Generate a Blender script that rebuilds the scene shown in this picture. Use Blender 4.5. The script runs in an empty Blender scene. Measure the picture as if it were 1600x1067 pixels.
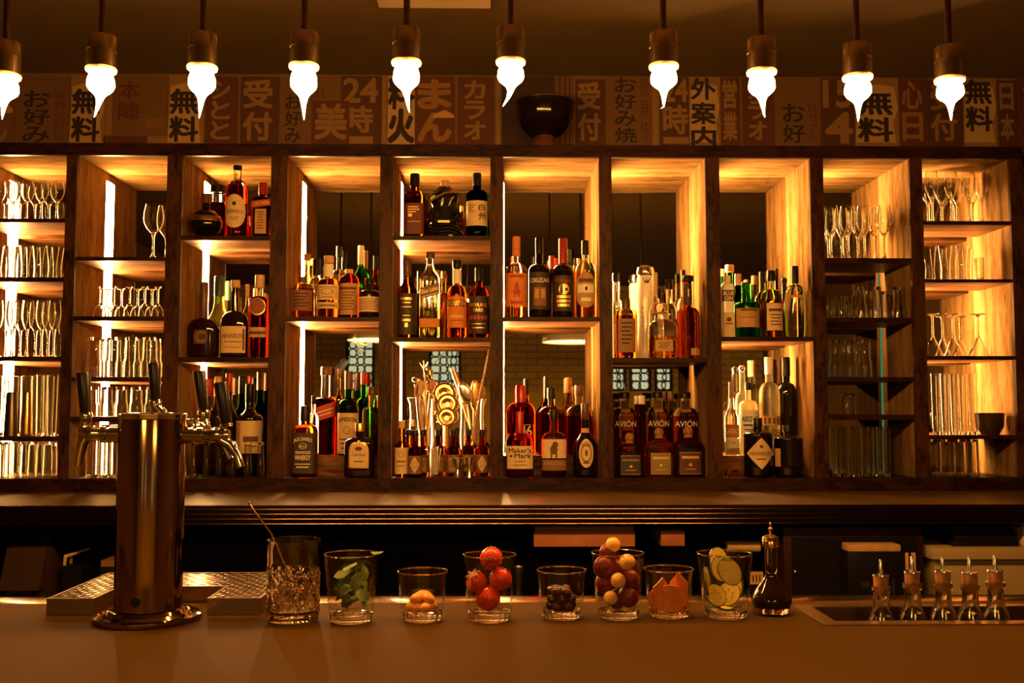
import bpy, bmesh, math, random
from mathutils import Vector, Matrix
random.seed(7)
S = bpy.context.scene
COL = S.collection
# ---------------------------------------------------------------- camera
FPX = 1600.0
CAMLOC = Vector((0, 0, 1.45))
PITCH = math.atan(107/1600.0); YAW = math.atan(25/1600.0)
cam = bpy.data.cameras.new('camera'); cam.sensor_width = 36; cam.lens = 36.0; cam.clip_start = .05
camo = bpy.data.objects.new('camera', cam); COL.objects.link(camo)
camo.location = CAMLOC; camo.rotation_euler = (math.pi/2 + PITCH, 0, -YAW)
S.camera = camo
fw = Vector((math.sin(YAW)*math.cos(PITCH), math.cos(YAW)*math.cos(PITCH), math.sin(PITCH)))
rt = Vector((math.cos(YAW), -math.sin(YAW), 0)); up = rt.cross(fw)
def ray(px, py): return fw + rt*((px-800)/FPX) - up*((py-533.5)/FPX)
def P(px, py, Y):                      # the point at depth Y seen there in the photograph
    d = ray(px, py); return CAMLOC + d*(Y/d.y)
def PZ(px, py, z):                     # the point on the horizontal plane z
    d = ray(px, py); return CAMLOC + d*((z-CAMLOC.z)/d.z)
# ---------------------------------------------------------------- world and exposure
w = bpy.data.worlds.new('world'); S.world = w; w.use_nodes = True
w.node_tree.nodes['Background'].inputs[0].default_value = (1, .6, .25, 1)
w.node_tree.nodes['Background'].inputs[1].default_value = .004
S.view_settings.view_transform = 'Standard'; S.view_settings.look = 'None'
S.view_settings.gamma = 1; S.view_settings.use_curve_mapping = False
S.view_settings.exposure = 1.6
c = S.cycles
c.max_bounces = 16; c.diffuse_bounces = 3; c.glossy_bounces = 5; c.transmission_bounces = 14; c.transparent_max_bounces = 24
c.caustics_reflective = False; c.caustics_refractive = True; c.blur_glossy = .6
c.sample_clamp_indirect = 4.0; c.sample_clamp_direct = 0
c.use_denoising = True
LIGHT = (1.0, .43, .085)
BULB_POWER = 175.0
LED_POWER = 105.0
LEDCOL = (1.0, .49, .15)
# ---------------------------------------------------------------- materials
MATS = {}
def pset(b, **k):
    for n, v in k.items():
        n = n.replace('_', ' ')
        if n in b.inputs: b.inputs[n].default_value = v
def c4(c): return (c[0], c[1], c[2], 1)
def mat(name, col=(.5,.5,.5), rough=.5, metal=0., noise=0., nscale=8., bump=0., **k):
    if name in MATS: return MATS[name]
    m = bpy.data.materials.new(name); m.use_nodes = True; nt = m.node_tree; b = nt.nodes['Principled BSDF']
    pset(b, Base_Color=c4(col), Roughness=rough, Metallic=metal, **k)
    if noise or bump:
        tc = nt.nodes.new('ShaderNodeTexCoord'); nz = nt.nodes.new('ShaderNodeTexNoise'); nz.inputs['Scale'].default_value = nscale; nz.inputs['Detail'].default_value = 6
        nt.links.new(tc.outputs['Object'], nz.inputs['Vector'])
        if noise:
            r = nt.nodes.new('ShaderNodeValToRGB')
            r.color_ramp.elements[0].color = c4([x*(1-noise) for x in col]); r.color_ramp.elements[1].color = c4([min(1, x*(1+noise)) for x in col])
            r.color_ramp.elements[0].position = .3; r.color_ramp.elements[1].position = .7
            nt.links.new(nz.outputs['Fac'], r.inputs[0]); nt.links.new(r.outputs[0], b.inputs['Base Color'])
        if bump:
            bp = nt.nodes.new('ShaderNodeBump'); bp.inputs['Strength'].default_value = bump; bp.inputs['Distance'].default_value = .01
            nt.links.new(nz.outputs['Fac'], bp.inputs['Height']); nt.links.new(bp.outputs[0], b.inputs['Normal'])
    MATS[name] = m; return m
def glass(name, col=(1,1,1), ior=1.45, rough=0.0):
    if name in MATS: return MATS[name]
    m = bpy.data.materials.new(name); m.use_nodes = True; nt = m.node_tree; nt.nodes.clear()
    o = nt.nodes.new('ShaderNodeOutputMaterial'); g = nt.nodes.new('ShaderNodeBsdfGlass')
    g.inputs['Color'].default_value = c4(col); g.inputs['IOR'].default_value = ior; g.inputs['Roughness'].default_value = rough
    nt.links.new(g.outputs[0], o.inputs[0]); MATS[name] = m; return m
def thin(name, col=(.97,.97,.96), refl=1.0):      # thin-walled glass: clear, with a Fresnel reflection
    if name in MATS: return MATS[name]
    m = bpy.data.materials.new(name); m.use_nodes = True; nt = m.node_tree; nt.nodes.clear()
    o = nt.nodes.new('ShaderNodeOutputMaterial'); t = nt.nodes.new('ShaderNodeBsdfTransparent'); g = nt.nodes.new('ShaderNodeBsdfGlossy')
    t.inputs[0].default_value = c4(col); g.inputs['Roughness'].default_value = .02
    lw = nt.nodes.new('ShaderNodeLayerWeight'); pw = nt.nodes.new('ShaderNodeMath'); pw.operation = 'POWER'; pw.inputs[1].default_value = 4.5; nt.links.new(lw.outputs['Facing'], pw.inputs[0])
    f = nt.nodes.new('ShaderNodeMath'); f.operation = 'MULTIPLY_ADD'; f.inputs[1].default_value = .75*refl; f.inputs[2].default_value = .04; nt.links.new(pw.outputs[0], f.inputs[0])
    lw.inputs['Blend'].default_value = .5
    mx = nt.nodes.new('ShaderNodeMixShader'); nt.links.new(f.outputs[0], mx.inputs[0]); nt.links.new(t.outputs[0], mx.inputs[1]); nt.links.new(g.outputs[0], mx.inputs[2])
    nt.links.new(mx.outputs[0], o.inputs[0]); MATS[name] = m; return m
def emit(name, col, s):
    if name in MATS: return MATS[name]
    m = bpy.data.materials.new(name); m.use_nodes = True; nt = m.node_tree; nt.nodes.clear()
    o = nt.nodes.new('ShaderNodeOutputMaterial'); e = nt.nodes.new('ShaderNodeEmission'); e.inputs[0].default_value = c4(col); e.inputs[1].default_value = s
    nt.links.new(e.outputs[0], o.inputs[0]); MATS[name] = m; return m
def wood(name, dark, light, scale=(1,1,1), rough=.5, wav=6., spec=.12):
    if name in MATS: return MATS[name]
    m = bpy.data.materials.new(name); m.use_nodes = True; nt = m.node_tree; b = nt.nodes['Principled BSDF']; L = nt.links.new
    tc = nt.nodes.new('ShaderNodeTexCoord'); mp = nt.nodes.new('ShaderNodeMapping'); mp.inputs['Scale'].default_value = scale
    L(tc.outputs['Object'], mp.inputs[0])
    n1 = nt.nodes.new('ShaderNodeTexNoise'); n1.inputs['Scale'].default_value = 3.; n1.inputs['Detail'].default_value = 3; L(mp.outputs[0], n1.inputs['Vector'])
    mth = nt.nodes.new('ShaderNodeMath'); mth.operation = 'MULTIPLY'; mth.inputs[1].default_value = wav*6; L(n1.outputs['Fac'], mth.inputs[0])
    sn = nt.nodes.new('ShaderNodeMath'); sn.operation = 'SINE'; L(mth.outputs[0], sn.inputs[0])
    n2 = nt.nodes.new('ShaderNodeTexNoise'); n2.inputs['Scale'].default_value = 14.; n2.inputs['Detail'].default_value = 8; L(mp.outputs[0], n2.inputs['Vector'])
    n3 = nt.nodes.new('ShaderNodeTexNoise'); n3.inputs['Scale'].default_value = 2.2; n3.inputs['Detail'].default_value = 4; L(tc.outputs['Object'], n3.inputs['Vector'])
    a = nt.nodes.new('ShaderNodeMath'); a.operation = 'MULTIPLY_ADD'; a.inputs[1].default_value = .16; L(sn.outputs[0], a.inputs[0]); L(n2.outputs['Fac'], a.inputs[2])
    a2 = nt.nodes.new('ShaderNodeMath'); a2.operation = 'MULTIPLY_ADD'; a2.inputs[1].default_value = .7; L(n3.outputs['Fac'], a2.inputs[0]); L(a.outputs[0], a2.inputs[2])
    r = nt.nodes.new('ShaderNodeValToRGB'); r.color_ramp.elements[0].position = .55; r.color_ramp.elements[1].position = 1.12
    r.color_ramp.elements[0].color = c4(dark); r.color_ramp.elements[1].color = c4(light)
    r.color_ramp.elements[1].position = 1.0
    L(a2.outputs[0], r.inputs[0]); L(r.outputs[0], b.inputs['Base Color'])
    bp = nt.nodes.new('ShaderNodeBump'); bp.inputs['Strength'].default_value = .12; bp.inputs['Distance'].default_value = .004; L(a.outputs[0], bp.inputs['Height']); L(bp.outputs[0], b.inputs['Normal'])
    pset(b, Roughness=rough, Specular_IOR_Level=spec); MATS[name] = m; return m
def mirror_mat():
    m = bpy.data.materials.new('antique mirror'); m.use_nodes = True; nt = m.node_tree; b = nt.nodes['Principled BSDF']; L = nt.links.new
    tc = nt.nodes.new('ShaderNodeTexCoord'); nz = nt.nodes.new('ShaderNodeTexNoise'); nz.inputs['Scale'].default_value = 9; nz.inputs['Detail'].default_value = 8; nz.inputs['Distortion'].default_value = 2.5
    L(tc.outputs['Object'], nz.inputs['Vector'])
    r = nt.nodes.new('ShaderNodeValToRGB'); r.color_ramp.elements[0].position = .64; r.color_ramp.elements[1].position = .80
    r.color_ramp.elements[0].color = (0,0,0,1); r.color_ramp.elements[1].color = (1,1,1,1); L(nz.outputs['Fac'], r.inputs[0])
    mx = nt.nodes.new('ShaderNodeMix'); mx.data_type = 'RGBA'; L(r.outputs[0], mx.inputs[0]); mx.inputs[6].default_value = (.45,.43,.36,1); mx.inputs[7].default_value = (.25,.2,.12,1)
    L(mx.outputs[2], b.inputs['Base Color'])
    rr = nt.nodes.new('ShaderNodeMath'); rr.operation = 'MULTIPLY_ADD'; rr.inputs[1].default_value = .16; rr.inputs[2].default_value = .015; L(r.outputs[0], rr.inputs[0]); L(rr.outputs[0], b.inputs['Roughness'])
    pset(b, Metallic=1.0); MATS['antique mirror'] = m; return m
def brick_mat():
    m = bpy.data.materials.new('painted brick'); m.use_nodes = True; nt = m.node_tree; b = nt.nodes['Principled BSDF']; L = nt.links.new
    tc = nt.nodes.new('ShaderNodeTexCoord'); mp = nt.nodes.new('ShaderNodeMapping'); mp.inputs['Rotation'].default_value = (math.pi/2, 0, 0)
    L(tc.outputs['Object'], mp.inputs[0]); br = nt.nodes.new('ShaderNodeTexBrick'); L(mp.outputs[0], br.inputs['Vector'])
    br.inputs['Color1'].default_value = (.75,.58,.20,1); br.inputs['Color2'].default_value = (.66,.50,.17,1); br.inputs['Mortar'].default_value = (.4,.3,.11,1)
    br.inputs['Scale'].default_value = 1.; br.inputs['Brick Width'].default_value = .23; br.inputs['Row Height'].default_value = .075; br.inputs['Mortar Size'].default_value = .008
    L(br.outputs[0], b.inputs['Base Color']); pset(b, Roughness=.8); MATS['painted brick'] = m; return m
CLEAR = glass('clear glass', (.97,.97,.95)); THIN = thin('thin clear glass')
AMBER = glass('amber spirit', (.66,.26,.055), 1.40); RED = glass('red spirit', (.52,.075,.018), 1.40); PALE = glass('pale gold spirit', (.92,.62,.22), 1.4)
GREEN = glass('green glass', (.12,.42,.10), 1.45); DGREEN = glass('dark green glass', (.008,.03,.005), 1.45); OLIVE = glass('olive glass', (.58,.55,.26), 1.45)
FROST = glass('frosted glass', (.95,.9,.75), 1.3, .35); FGREEN = glass('frosted green glass', (.32,.28,.11), 1.3, .3); BROWN = glass('brown glass', (.33,.09,.012), 1.45)
BLACKG = mat('black glass', (.004,.0024,.0018), .06, 0., Specular_IOR_Level=.6); DARKRED = mat('dark wine glass', (.012,.003,.0018), .06)
PORC = mat('white porcelain', (.85,.82,.75), .15)
BLACK = mat('black plastic', (.006,.0042,.0036), .4, Specular_IOR_Level=.25); BLACKGLOSS = mat('black lacquer', (.01,.008,.007), .12); CHROME = mat('polished chrome', (.72,.66,.58), .09, 1.)
STEEL = mat('brushed steel', (.42,.36,.29), .3, 1., noise=.15, nscale=40.); BRASS = mat('aged brass', (.50,.31,.13), .22, 1.); GOLD = mat('gold foil', (.75,.5,.16), .3, 1.)
SILVER = mat('silver metal', (.7,.66,.6), .15, 1.); CORK = mat('cork', (.30,.13,.05), .85, noise=.35, nscale=90.); WOODCAP = mat('wooden stopper', (.32,.17,.07), .6, noise=.3, nscale=50.)
REDWAX = mat('red wax', (.42,.015,.01), .25); REDCAP = mat('red capsule', (.33,.015,.01), .35); BROWNCAP = mat('brown capsule', (.10,.035,.015), .4); TANCAP = mat('tan capsule', (.55,.33,.16), .5)
WHITECAP = mat('white cap', (.75,.68,.55), .45); GREENCAP = mat('dark green capsule', (.02,.06,.03), .4)
CREAM = mat('cream paper', (.62,.46,.26), .75, noise=.08, nscale=30.); WHITEP = mat('white paper', (.78,.72,.60), .7); TAN = mat('tan paper', (.45,.27,.11), .75, noise=.15, nscale=30.); ORANGEP = mat('orange paper', (.60,.20,.04), .7, noise=.12, nscale=25.)
DARKP = mat('dark paper', (.03,.018,.013), .6); REDP = mat('red paper', (.40,.04,.02), .6); BROWNP = mat('brown paper', (.20,.09,.035), .7); BLUEP = mat('blue ink', (.03,.05,.25), .6)
INK = mat('dark ink', (.02,.012,.01), .7); INKBROWN = mat('brown ink', (.11,.04,.015), .7); WHITEINK = mat('pale ink', (.75,.68,.55), .6); GOLDINK = mat('gold ink', (.72,.48,.16), .35, .6); REDINK = mat('red ink', (.35,.03,.015), .6)
PLY = wood('dark stained plywood', (.006,.0016,.0006), (.032,.010,.003), (2.2,2.2,7), .45, 3.2)
PLYV = wood('dark stained plywood upright', (.011,.0034,.0010), (.060,.022,.0060), (7,7,2.0), .45, 3.2)
PINE = wood('warm pine board', (.120,.062,.021), (.25,.150,.061), (7,7,1.1), .8, 2.0, .0)
PINEH = wood('warm pine board flat', (.120,.062,.021), (.25,.150,.061), (1.1,7,7), .8, 2.0, .0)
SHELFM = wood('shelf board', (.06,.022,.008), (.22,.10,.04), (1.1,7,7), .45, 2.0)
MIRROR = mirror_mat(); BRICK = brick_mat()
# ---------------------------------------------------------------- mesh builder
class MB:
    def __init__(s): s.v = []; s.f = []; s.m = []; s.sm = []
    def add(s, vs, fs, mi=0, smooth=True):
        o = len(s.v); s.v += [tuple(x) for x in vs]
        for f in fs: s.f.append(tuple(i+o for i in f)); s.m.append(mi); s.sm.append(smooth)
    def box(s, x0, x1, y0, y1, z0, z1, mi=0, bev=0.):
        if bev > 0:
            bm = bmesh.new(); bmesh.ops.create_cube(bm, size=1)
            for v in bm.verts: v.co = Vector(((x0+x1)/2 + v.co.x*(x1-x0), (y0+y1)/2 + v.co.y*(y1-y0), (z0+z1)/2 + v.co.z*(z1-z0)))
            bmesh.ops.bevel(bm, geom=bm.edges[:], offset=bev, segments=2, affect='EDGES', profile=.6)
            bm.verts.index_update(); s.add([v.co[:] for v in bm.verts], [[v.index for v in f.verts] for f in bm.faces], mi, True); bm.free(); return
        v = [(x0,y0,z0),(x1,y0,z0),(x1,y1,z0),(x0,y1,z0),(x0,y0,z1),(x1,y0,z1),(x1,y1,z1),(x0,y1,z1)]
        s.add(v, [(0,3,2,1),(4,5,6,7),(0,1,5,4),(1,2,6,5),(2,3,7,6),(3,0,4,7)], mi, False)
    def lathe(s, prof, n=24, mi=0, off=(0,0,0), mul=None, tilt=None, mz=None):
        rings = []; vs = []
        for (r, z) in prof:
            if r < 1e-6: rings.append([len(vs)]); vs.append((0,0,z)); continue
            ids = []
            for k in range(n):
                a = 2*math.pi*k/n; q = mul(a, r, z) if mul else (1,1)
                ids.append(len(vs)); vs.append((r*q[0]*math.sin(a), -r*q[1]*math.cos(a), z))
            rings.append(ids)
        fs = []; ms = []
        for i in range(len(rings)-1):
            A, B = rings[i], rings[i+1]; zz = (prof[i][1]+prof[i+1][1])/2; mm = mz(zz) if mz else mi
            if len(A) == 1 and len(B) == 1: continue
            for k in range(n):
                k2 = (k+1) % n
                if len(A) == 1: fs.append((A[0], B[k2], B[k]))
                elif len(B) == 1: fs.append((A[k], A[k2], B[0]))
                else: fs.append((A[k], A[k2], B[k2], B[k]))
                ms.append(mm)
        if tilt is not None: vs = [tuple(tilt @ Vector(v)) for v in vs]
        vs = [(v[0]+off[0], v[1]+off[1], v[2]+off[2]) for v in vs]
        o = len(s.v); s.v += vs
        for f, mm in zip(fs, ms): s.f.append(tuple(i+o for i in f)); s.m.append(mm); s.sm.append(True)
    def tube(s, pts, r, n=8, mi=0, closed=False):
        pts = [Vector(p) for p in pts]; rs = r if isinstance(r, (list, tuple)) else [r]*len(pts)
        vs = []; fs = []; N = len(pts); ref = None
        for i, p in enumerate(pts):
            if closed: t = (pts[(i+1) % N]-pts[i-1])
            else: t = pts[min(i+1, N-1)]-pts[max(i-1, 0)]
            t.normalize()
            if ref is None: ref = Vector((0,0,1)) if abs(t.z) < .9 else Vector((1,0,0))
            u = (ref - t*ref.dot(t)).normalized(); ref = u; q = t.cross(u)
            for k in range(n):
                a = 2*math.pi*k/n; vs.append(tuple(p + u*(rs[i]*math.cos(a)) + q*(rs[i]*math.sin(a))))
        M = N if closed else N-1
        for i in range(M):
            for k in range(n):
                a = i*n+k; b = i*n+(k+1) % n; j = ((i+1) % N)*n
                fs.append((a, b, j+(k+1) % n, j+k))
        if not closed: fs.append(tuple(range(n-1, -1, -1))); fs.append(tuple((N-1)*n+k for k in range(n)))
        s.add(vs, fs, mi, True)
    def ball(s, ctr, r, n=16, mi=0, fn=None, rot=None):
        R = r if isinstance(r, (tuple, list)) else (r, r, r); vs = [(0,0,-1)]; m = max(6, n//2)
        for i in range(1, m):
            t = -math.pi/2 + math.pi*i/m
            for k in range(n): vs.append((math.cos(t)*math.cos(2*math.pi*k/n), math.cos(t)*math.sin(2*math.pi*k/n), math.sin(t)))
        vs.append((0,0,1)); fs = [(0, 1+(k+1) % n, 1+k) for k in range(n)]
        for i in range(m-2):
            for k in range(n): a = 1+i*n+k; b = 1+i*n+(k+1) % n; fs.append((a, b, b+n, a+n))
        e = 1+(m-2)*n; fs += [(e+k, e+(k+1) % n, len(vs)-1) for k in range(n)]
        out = []
        for v in vs:
            g = fn(v) if fn else 1.; p = Vector((v[0]*R[0]*g, v[1]*R[1]*g, v[2]*R[2]*g))
            if rot is not None: p = rot @ p
            out.append(tuple(p + Vector(ctr)))
        s.add(out, fs, mi, True)
    def build(s, name, mats, parent=None, loc=None, sharp=35):
        me = bpy.data.meshes.new(name); me.from_pydata(s.v, [], s.f); me.update()
        for m in (mats if isinstance(mats, (list, tuple)) else [mats]): me.materials.append(m)
        me.polygons.foreach_set('material_index', s.m); me.polygons.foreach_set('use_smooth', s.sm)
        if sharp: me.set_sharp_from_angle(angle=math.radians(sharp))
        o = bpy.data.objects.new(name, me); COL.objects.link(o)
        if parent is not None: o.parent = parent
        if loc is not None: o.location = loc
        return o
def tag(o, label, cat, group=None):
    o['label'] = label; o['category'] = cat
    if group: o['group'] = group
    return o
def thing(name, label, cat, loc=(0,0,0), rotz=0., group=None):
    o = bpy.data.objects.new(name, None); COL.objects.link(o); o.location = loc; o.rotation_euler = (0,0,rotz); o.empty_display_size = .05
    return tag(o, label, cat, group)
def struct(name, mb, m):
    o = mb.build(name, m); o['kind'] = 'structure'; return o
# ---------------------------------------------------------------- lettering
_tc = {}
def glyphs(txt, bold=0.0):                 # flat lettering as vertices in the unit box, plus faces
    k = (txt, bold)
    if k in _tc: return _tc[k]
    cjk = True
    cu = bpy.data.curves.new('t', 'FONT'); cu.body = txt; cu.size = 1; cu.offset = 0 if cjk else bold; cu.resolution_u = 3; cu.fill_mode = 'FRONT'
    ob = bpy.data.objects.new('t', cu); COL.objects.link(ob)
    dg = bpy.context.evaluated_depsgraph_get(); dg.update(); ev = ob.evaluated_get(dg); me = ev.to_mesh()
    vs = [(v.co.x, v.co.y) for v in me.vertices]; fs = [tuple(p.vertices) for p in me.polygons]
    ev.to_mesh_clear(); bpy.data.objects.remove(ob); bpy.data.curves.remove(cu)
    lf = [0.]*len(vs)
    if vs and cjk and bold > .01:
        v0, f0 = vs, fs; vs, fs = list(v0), list(f0)
        for q in range(10):
            o = len(vs); n0 = len(v0); dx, dy = bold*.62*math.cos(q*.6283), bold*.62*math.sin(q*.6283); vs += [(x+dx, y+dy) for x, y in v0]; lf += [.00005*(q+1)]*n0; fs += [tuple(i+o for i in f) for f in f0]
    if vs:
        x0 = min(v[0] for v in vs); x1 = max(v[0] for v in vs); y0 = min(v[1] for v in vs); y1 = max(v[1] for v in vs)
        vs = [((v[0]-x0)/max(x1-x0,1e-6), (v[1]-y0)/max(y1-y0,1e-6), l) for v, l in zip(vs, lf)]
        out = (vs, fs, (x1-x0)/max(y1-y0,1e-6))
    else: out = ([], [], 1)
    _tc[k] = out; return out
# ---------------------------------------------------------------- the room
YF, YM, YW = 3.80, 4.12, 4.19
BAYPX = [(-50,97),(114,256),(280,420),(446,592),(613,766),(786,937),(957,1105),(1127,1270),(1291,1427),(1447,1585)]
BAYN = ['leftmost bay', 'second bay from left', 'third bay from left', 'fourth bay from left', 'fifth bay from left', 'fifth bay from right', 'fourth bay from right', 'third bay from right', 'second bay from right', 'rightmost bay']
BX = [(P(a,500,YF).x, P(b,500,YF).x) for a, b in BAYPX]
Z_TT = P(800,226,YF).z; Z_TB = P(800,245,YF).z; Z_BT = P(800,747,YF).z; Z_BB = P(800,768,YF).z
ZC = Z_BB; YC = PZ(800,789,ZC).y
ZBAR = P(800,975,1.80).z; YBAR = PZ(800,941,ZBAR).y
ZCEIL = P(800,118,YW).z
XL, XR, YR = -3.0, 3.0, -3.2
PLASTER = mat('ochre painted plaster', (.135,.085,.026), .8, noise=.12, nscale=3.); WALLP = mat('dark painted wall', (.16,.09,.035), .8, noise=.15, nscale=4.)
def slab(name, x0, x1, y0, y1, z0, z1, m):
    b = MB(); b.box(x0,x1,y0,y1,z0,z1); return struct(name, b, m)
slab('floor', XL, XR, YR, YW+.1, -.1, 0, mat('dark floor', (.06,.035,.02), .45, noise=.3, nscale=5.))
slab('ceiling', XL, XR, YR, YW+.1, ZCEIL, ZCEIL+.1, PLASTER)
slab('wall_back', XL, XR, YW, YW+.1, 0, ZCEIL, WALLP)
slab('wall_rear', XL, XR, YR-.1, YR, 0, ZCEIL, BRICK)
slab('wall_left', XL-.1, XL, YR-.1, YW+.1, 0, ZCEIL, WALLP)
slab('wall_right', XR, XR+.1, YR-.1, YW+.1, 0, ZCEIL, WALLP)
# ceiling panel above the bar
p0 = PZ(592,13,ZCEIL-.03); p1 = PZ(767,13,ZCEIL-.03)
b = MB(); b.box(p0.x, p1.x, p0.y-.6, p0.y, ZCEIL-.03, ZCEIL, bev=.006)
o = b.build('ceiling_panel', mat('pale ceiling panel', (.62,.48,.26), .7)); tag(o, 'pale rectangular access panel fixed to the ceiling above the pendant lamps', 'panel')
# ---------------------------------------------------------------- shelf unit
U = thing('bar_shelf_unit', 'wide dark wooden back bar shelf unit with ten lit mirrored bays', 'shelves', (0, YF, Z_BB))
XU0 = P(-67,500,YF).x; XU1 = P(1606,500,YF).x
def loc(x0,x1,y0,y1,z0,z1): return (x0, x1, y0-YF, y1-YF, z0-Z_BB, z1-Z_BB)
b = MB(); b.box(*loc(XU0, XU1, YF, YF+.02, Z_TB, Z_TT), mi=0); b.box(*loc(XU0, XU1, YF+.02, YW-.005, Z_TB, Z_TT), mi=1); b.build('top_board', [PLY, PINEH], U)
b = MB(); b.box(*loc(XU0, XU1, YF, YW-.005, Z_BB, Z_BT)); b.build('bottom_board', PLY, U)
ups = [(XU0, BX[0][0])] + [(BX[i][1], BX[i+1][0]) for i in range(9)] + [(BX[9][1], XU1)]
for x0, x1 in ups:
    b = MB(); b.box(*loc(x0, x1, YF, YF+.016, Z_BT, Z_TB), mi=0); b.box(*loc(x0, x1, YF+.016, YM+.03, Z_BT, Z_TB), mi=1); b.build('upright', [PLYV, PINE], U)
SHELFPX = [[(341,347),(433,440),(557,564),(682,689)], [(401,407),(494,501),(589,596),(651,659)], [(368,375),(558,566)], [(495,502)], [(368,375),(527,534)], [(495,502)], [(559,566)], [(526,533)], [(403,411),(496,503),(589,595),(648,656)], [(345,351),(436,441),(556,562),(680,686)]]
SZ = []                                  # shelf top heights per bay, bottom board last
for i, (x0, x1) in enumerate(BX):
    row = []; xc = sum(BAYPX[i])/2 if i else 48
    for (a, bb) in SHELFPX[i]:
        zt = P(xc, a, YF).z; zb = P(xc, bb, YF).z; row.append(zt)
        m = MB(); m.box(*loc(x0, x1, YF+.012, YM-.046, zb, zt)); m.box(*loc(x0, x1, YF+.004, YF+.012, zb, zt), mi=1); m.build('shelf', [SHELFM, PLY], U)
    SZ.append(row + [Z_BT])
    m = MB(); m.box(*loc(x0, x1, YM, YM+.006, Z_BT, Z_TB)); m.build('mirror', MIRROR, U)
LED = emit('warm light strip', LEDCOL, LED_POWER); HOUS = mat('light strip housing', (.2,.17,.13), .5)
def led(i, ya, yb, w=.010, mt=LED):
    x0 = BX[i][0]; m = MB(); za = P(800,ya,YM).z; zb = P(800,yb,YM).z
    xa, ya_, xb, yb_ = x0+.004, YM-.044-YF, x0+.0062, YM-.002-YF; xh = x0+.001; z0, z1 = zb-Z_BB, za-Z_BB
    m.add([(xa,ya_,z0),(xb,yb_,z0),(xa,yb_,z0),(xa,ya_,z1),(xb,yb_,z1),(xa,yb_,z1)], [(0,1,4,3)], 0, False)
    m.add([(xa,ya_,z0),(xb,yb_,z0),(xh,yb_,z0),(xh,ya_,z0),(xa,ya_,z1),(xb,yb_,z1),(xh,yb_,z1),(xh,ya_,z1)], [(1,2,6,5),(2,3,7,6),(3,0,4,7),(0,3,2,1),(4,5,6,7)], 1, False)
    return m.build('light_strip', [mt, HOUS], U)
for i in range(6): led(i, 288, 742)
led(6, 288, 556); led(7, 288, 690); led(8, 288, 400); led(9, 300, 676)
EDGE = emit('green glass edge glow', (.12,.75,.35), .10)  # painted glow: weak emission stands in for strip light caught in the glass
m = MB(); x1 = BX[8][1]; m.box(*loc(x1-.005, x1-.001, YM-.005, YM-.001, P(1365,740,YM).z, P(1365,428,YM).z)); m.build('mirror_edge_glow', EDGE, U)
RISER = {}
for i in (3, 5, 6, 7):
    zt = P(sum(BAYPX[i])/2, 712, YF+.14).z; RISER[i] = zt
    m = MB(); m.box(*loc(BX[i][0]+.002, BX[i][1]-.002, YF+.14, YM-.03, Z_BT, zt)); m.build('riser', SHELFM, U)
# ---------------------------------------------------------------- counters
TOPM = mat('brown laminate top', (.054,.0262,.0026), .6, noise=.10, nscale=2.5, bump=.02, Specular_IOR_Level=.025)
CT = thing('back_counter', 'long back counter with brown top and ribbed metal edge under the shelf unit', 'counter', (0, YC, 0))
m = MB(); m.box(-2.9, 2.9, .012, YW-YC-.005, ZC-.05, ZC); m.build('counter_top', mat('back counter laminate', (.105,.056,.013), .42, noise=.10, nscale=2.5, Specular_IOR_Level=.25), CT)
hT = 30*YC/FPX
m = MB(); m.box(-2.9, 2.9, .002, .012, ZC-hT, ZC-.001)
for k in range(4):
    z = ZC - .004 - hT*(k/4+.08); m.tube([(-2.9, .002, z-.004), (2.9, .002, z-.004)], .0026, 8)
m.build('edge_trim', mat('dark ribbed metal edge', (.10,.06,.035), .22, 1.), CT)
CAB = mat('black cabinet', (.004,.0026,.002), .6, Specular_IOR_Level=.15)
m = MB(); m.box(-2.9, 2.9, .42, .44, .12, ZC-.05); m.build('back_panel', CAB, CT)
m = MB(); m.box(-2.9, 2.9, .0, .42, .02, .06); m.build('base_board', CAB, CT)
for x in (-2.88, 2.86):
    m = MB(); m.box(x, x+.02, .03, .42, .06, ZC-.05); m.build('side_panel', CAB, CT)
BAR = thing('bar_counter', 'long front bar counter with smooth brown top and brass rear edge', 'counter', (0, 1.25, 0))
RX0, RX1 = PZ(1312,978,ZBAR).x, XR-.45     # the opening of the recessed ice tray
RY0, RY1 = PZ(1450,972,ZBAR).y, PZ(1450,949,ZBAR).y
m = MB(); y1 = YBAR-1.25; zt = ZBAR; zb = ZBAR-.045
m.box(-2.9, RX0, 0, y1, zb, zt); m.box(RX1, 2.9, 0, y1, zb, zt); m.box(RX0, RX1, 0, RY0-1.25, zb, zt); m.box(RX0, RX1, RY1-1.25, y1, zb, zt)
m.build('bar_top', TOPM, BAR)
m = MB(); m.box(-2.9, 2.9, y1, y1+.07, ZBAR-.05, ZBAR, bev=.002); m.build('brass_edge', mat('polished brass edge', (.62,.42,.22), .16, 1.), BAR)
m = MB(); m.box(-2.9, 2.9, .06, .10, .02, zb); m.build('front_panel', PLY, BAR)
m = MB(); m.box(-2.9, 2.9, y1-.12, y1-.10, .02, zb-.15); m.build('rear_panel', CAB, BAR)
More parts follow.
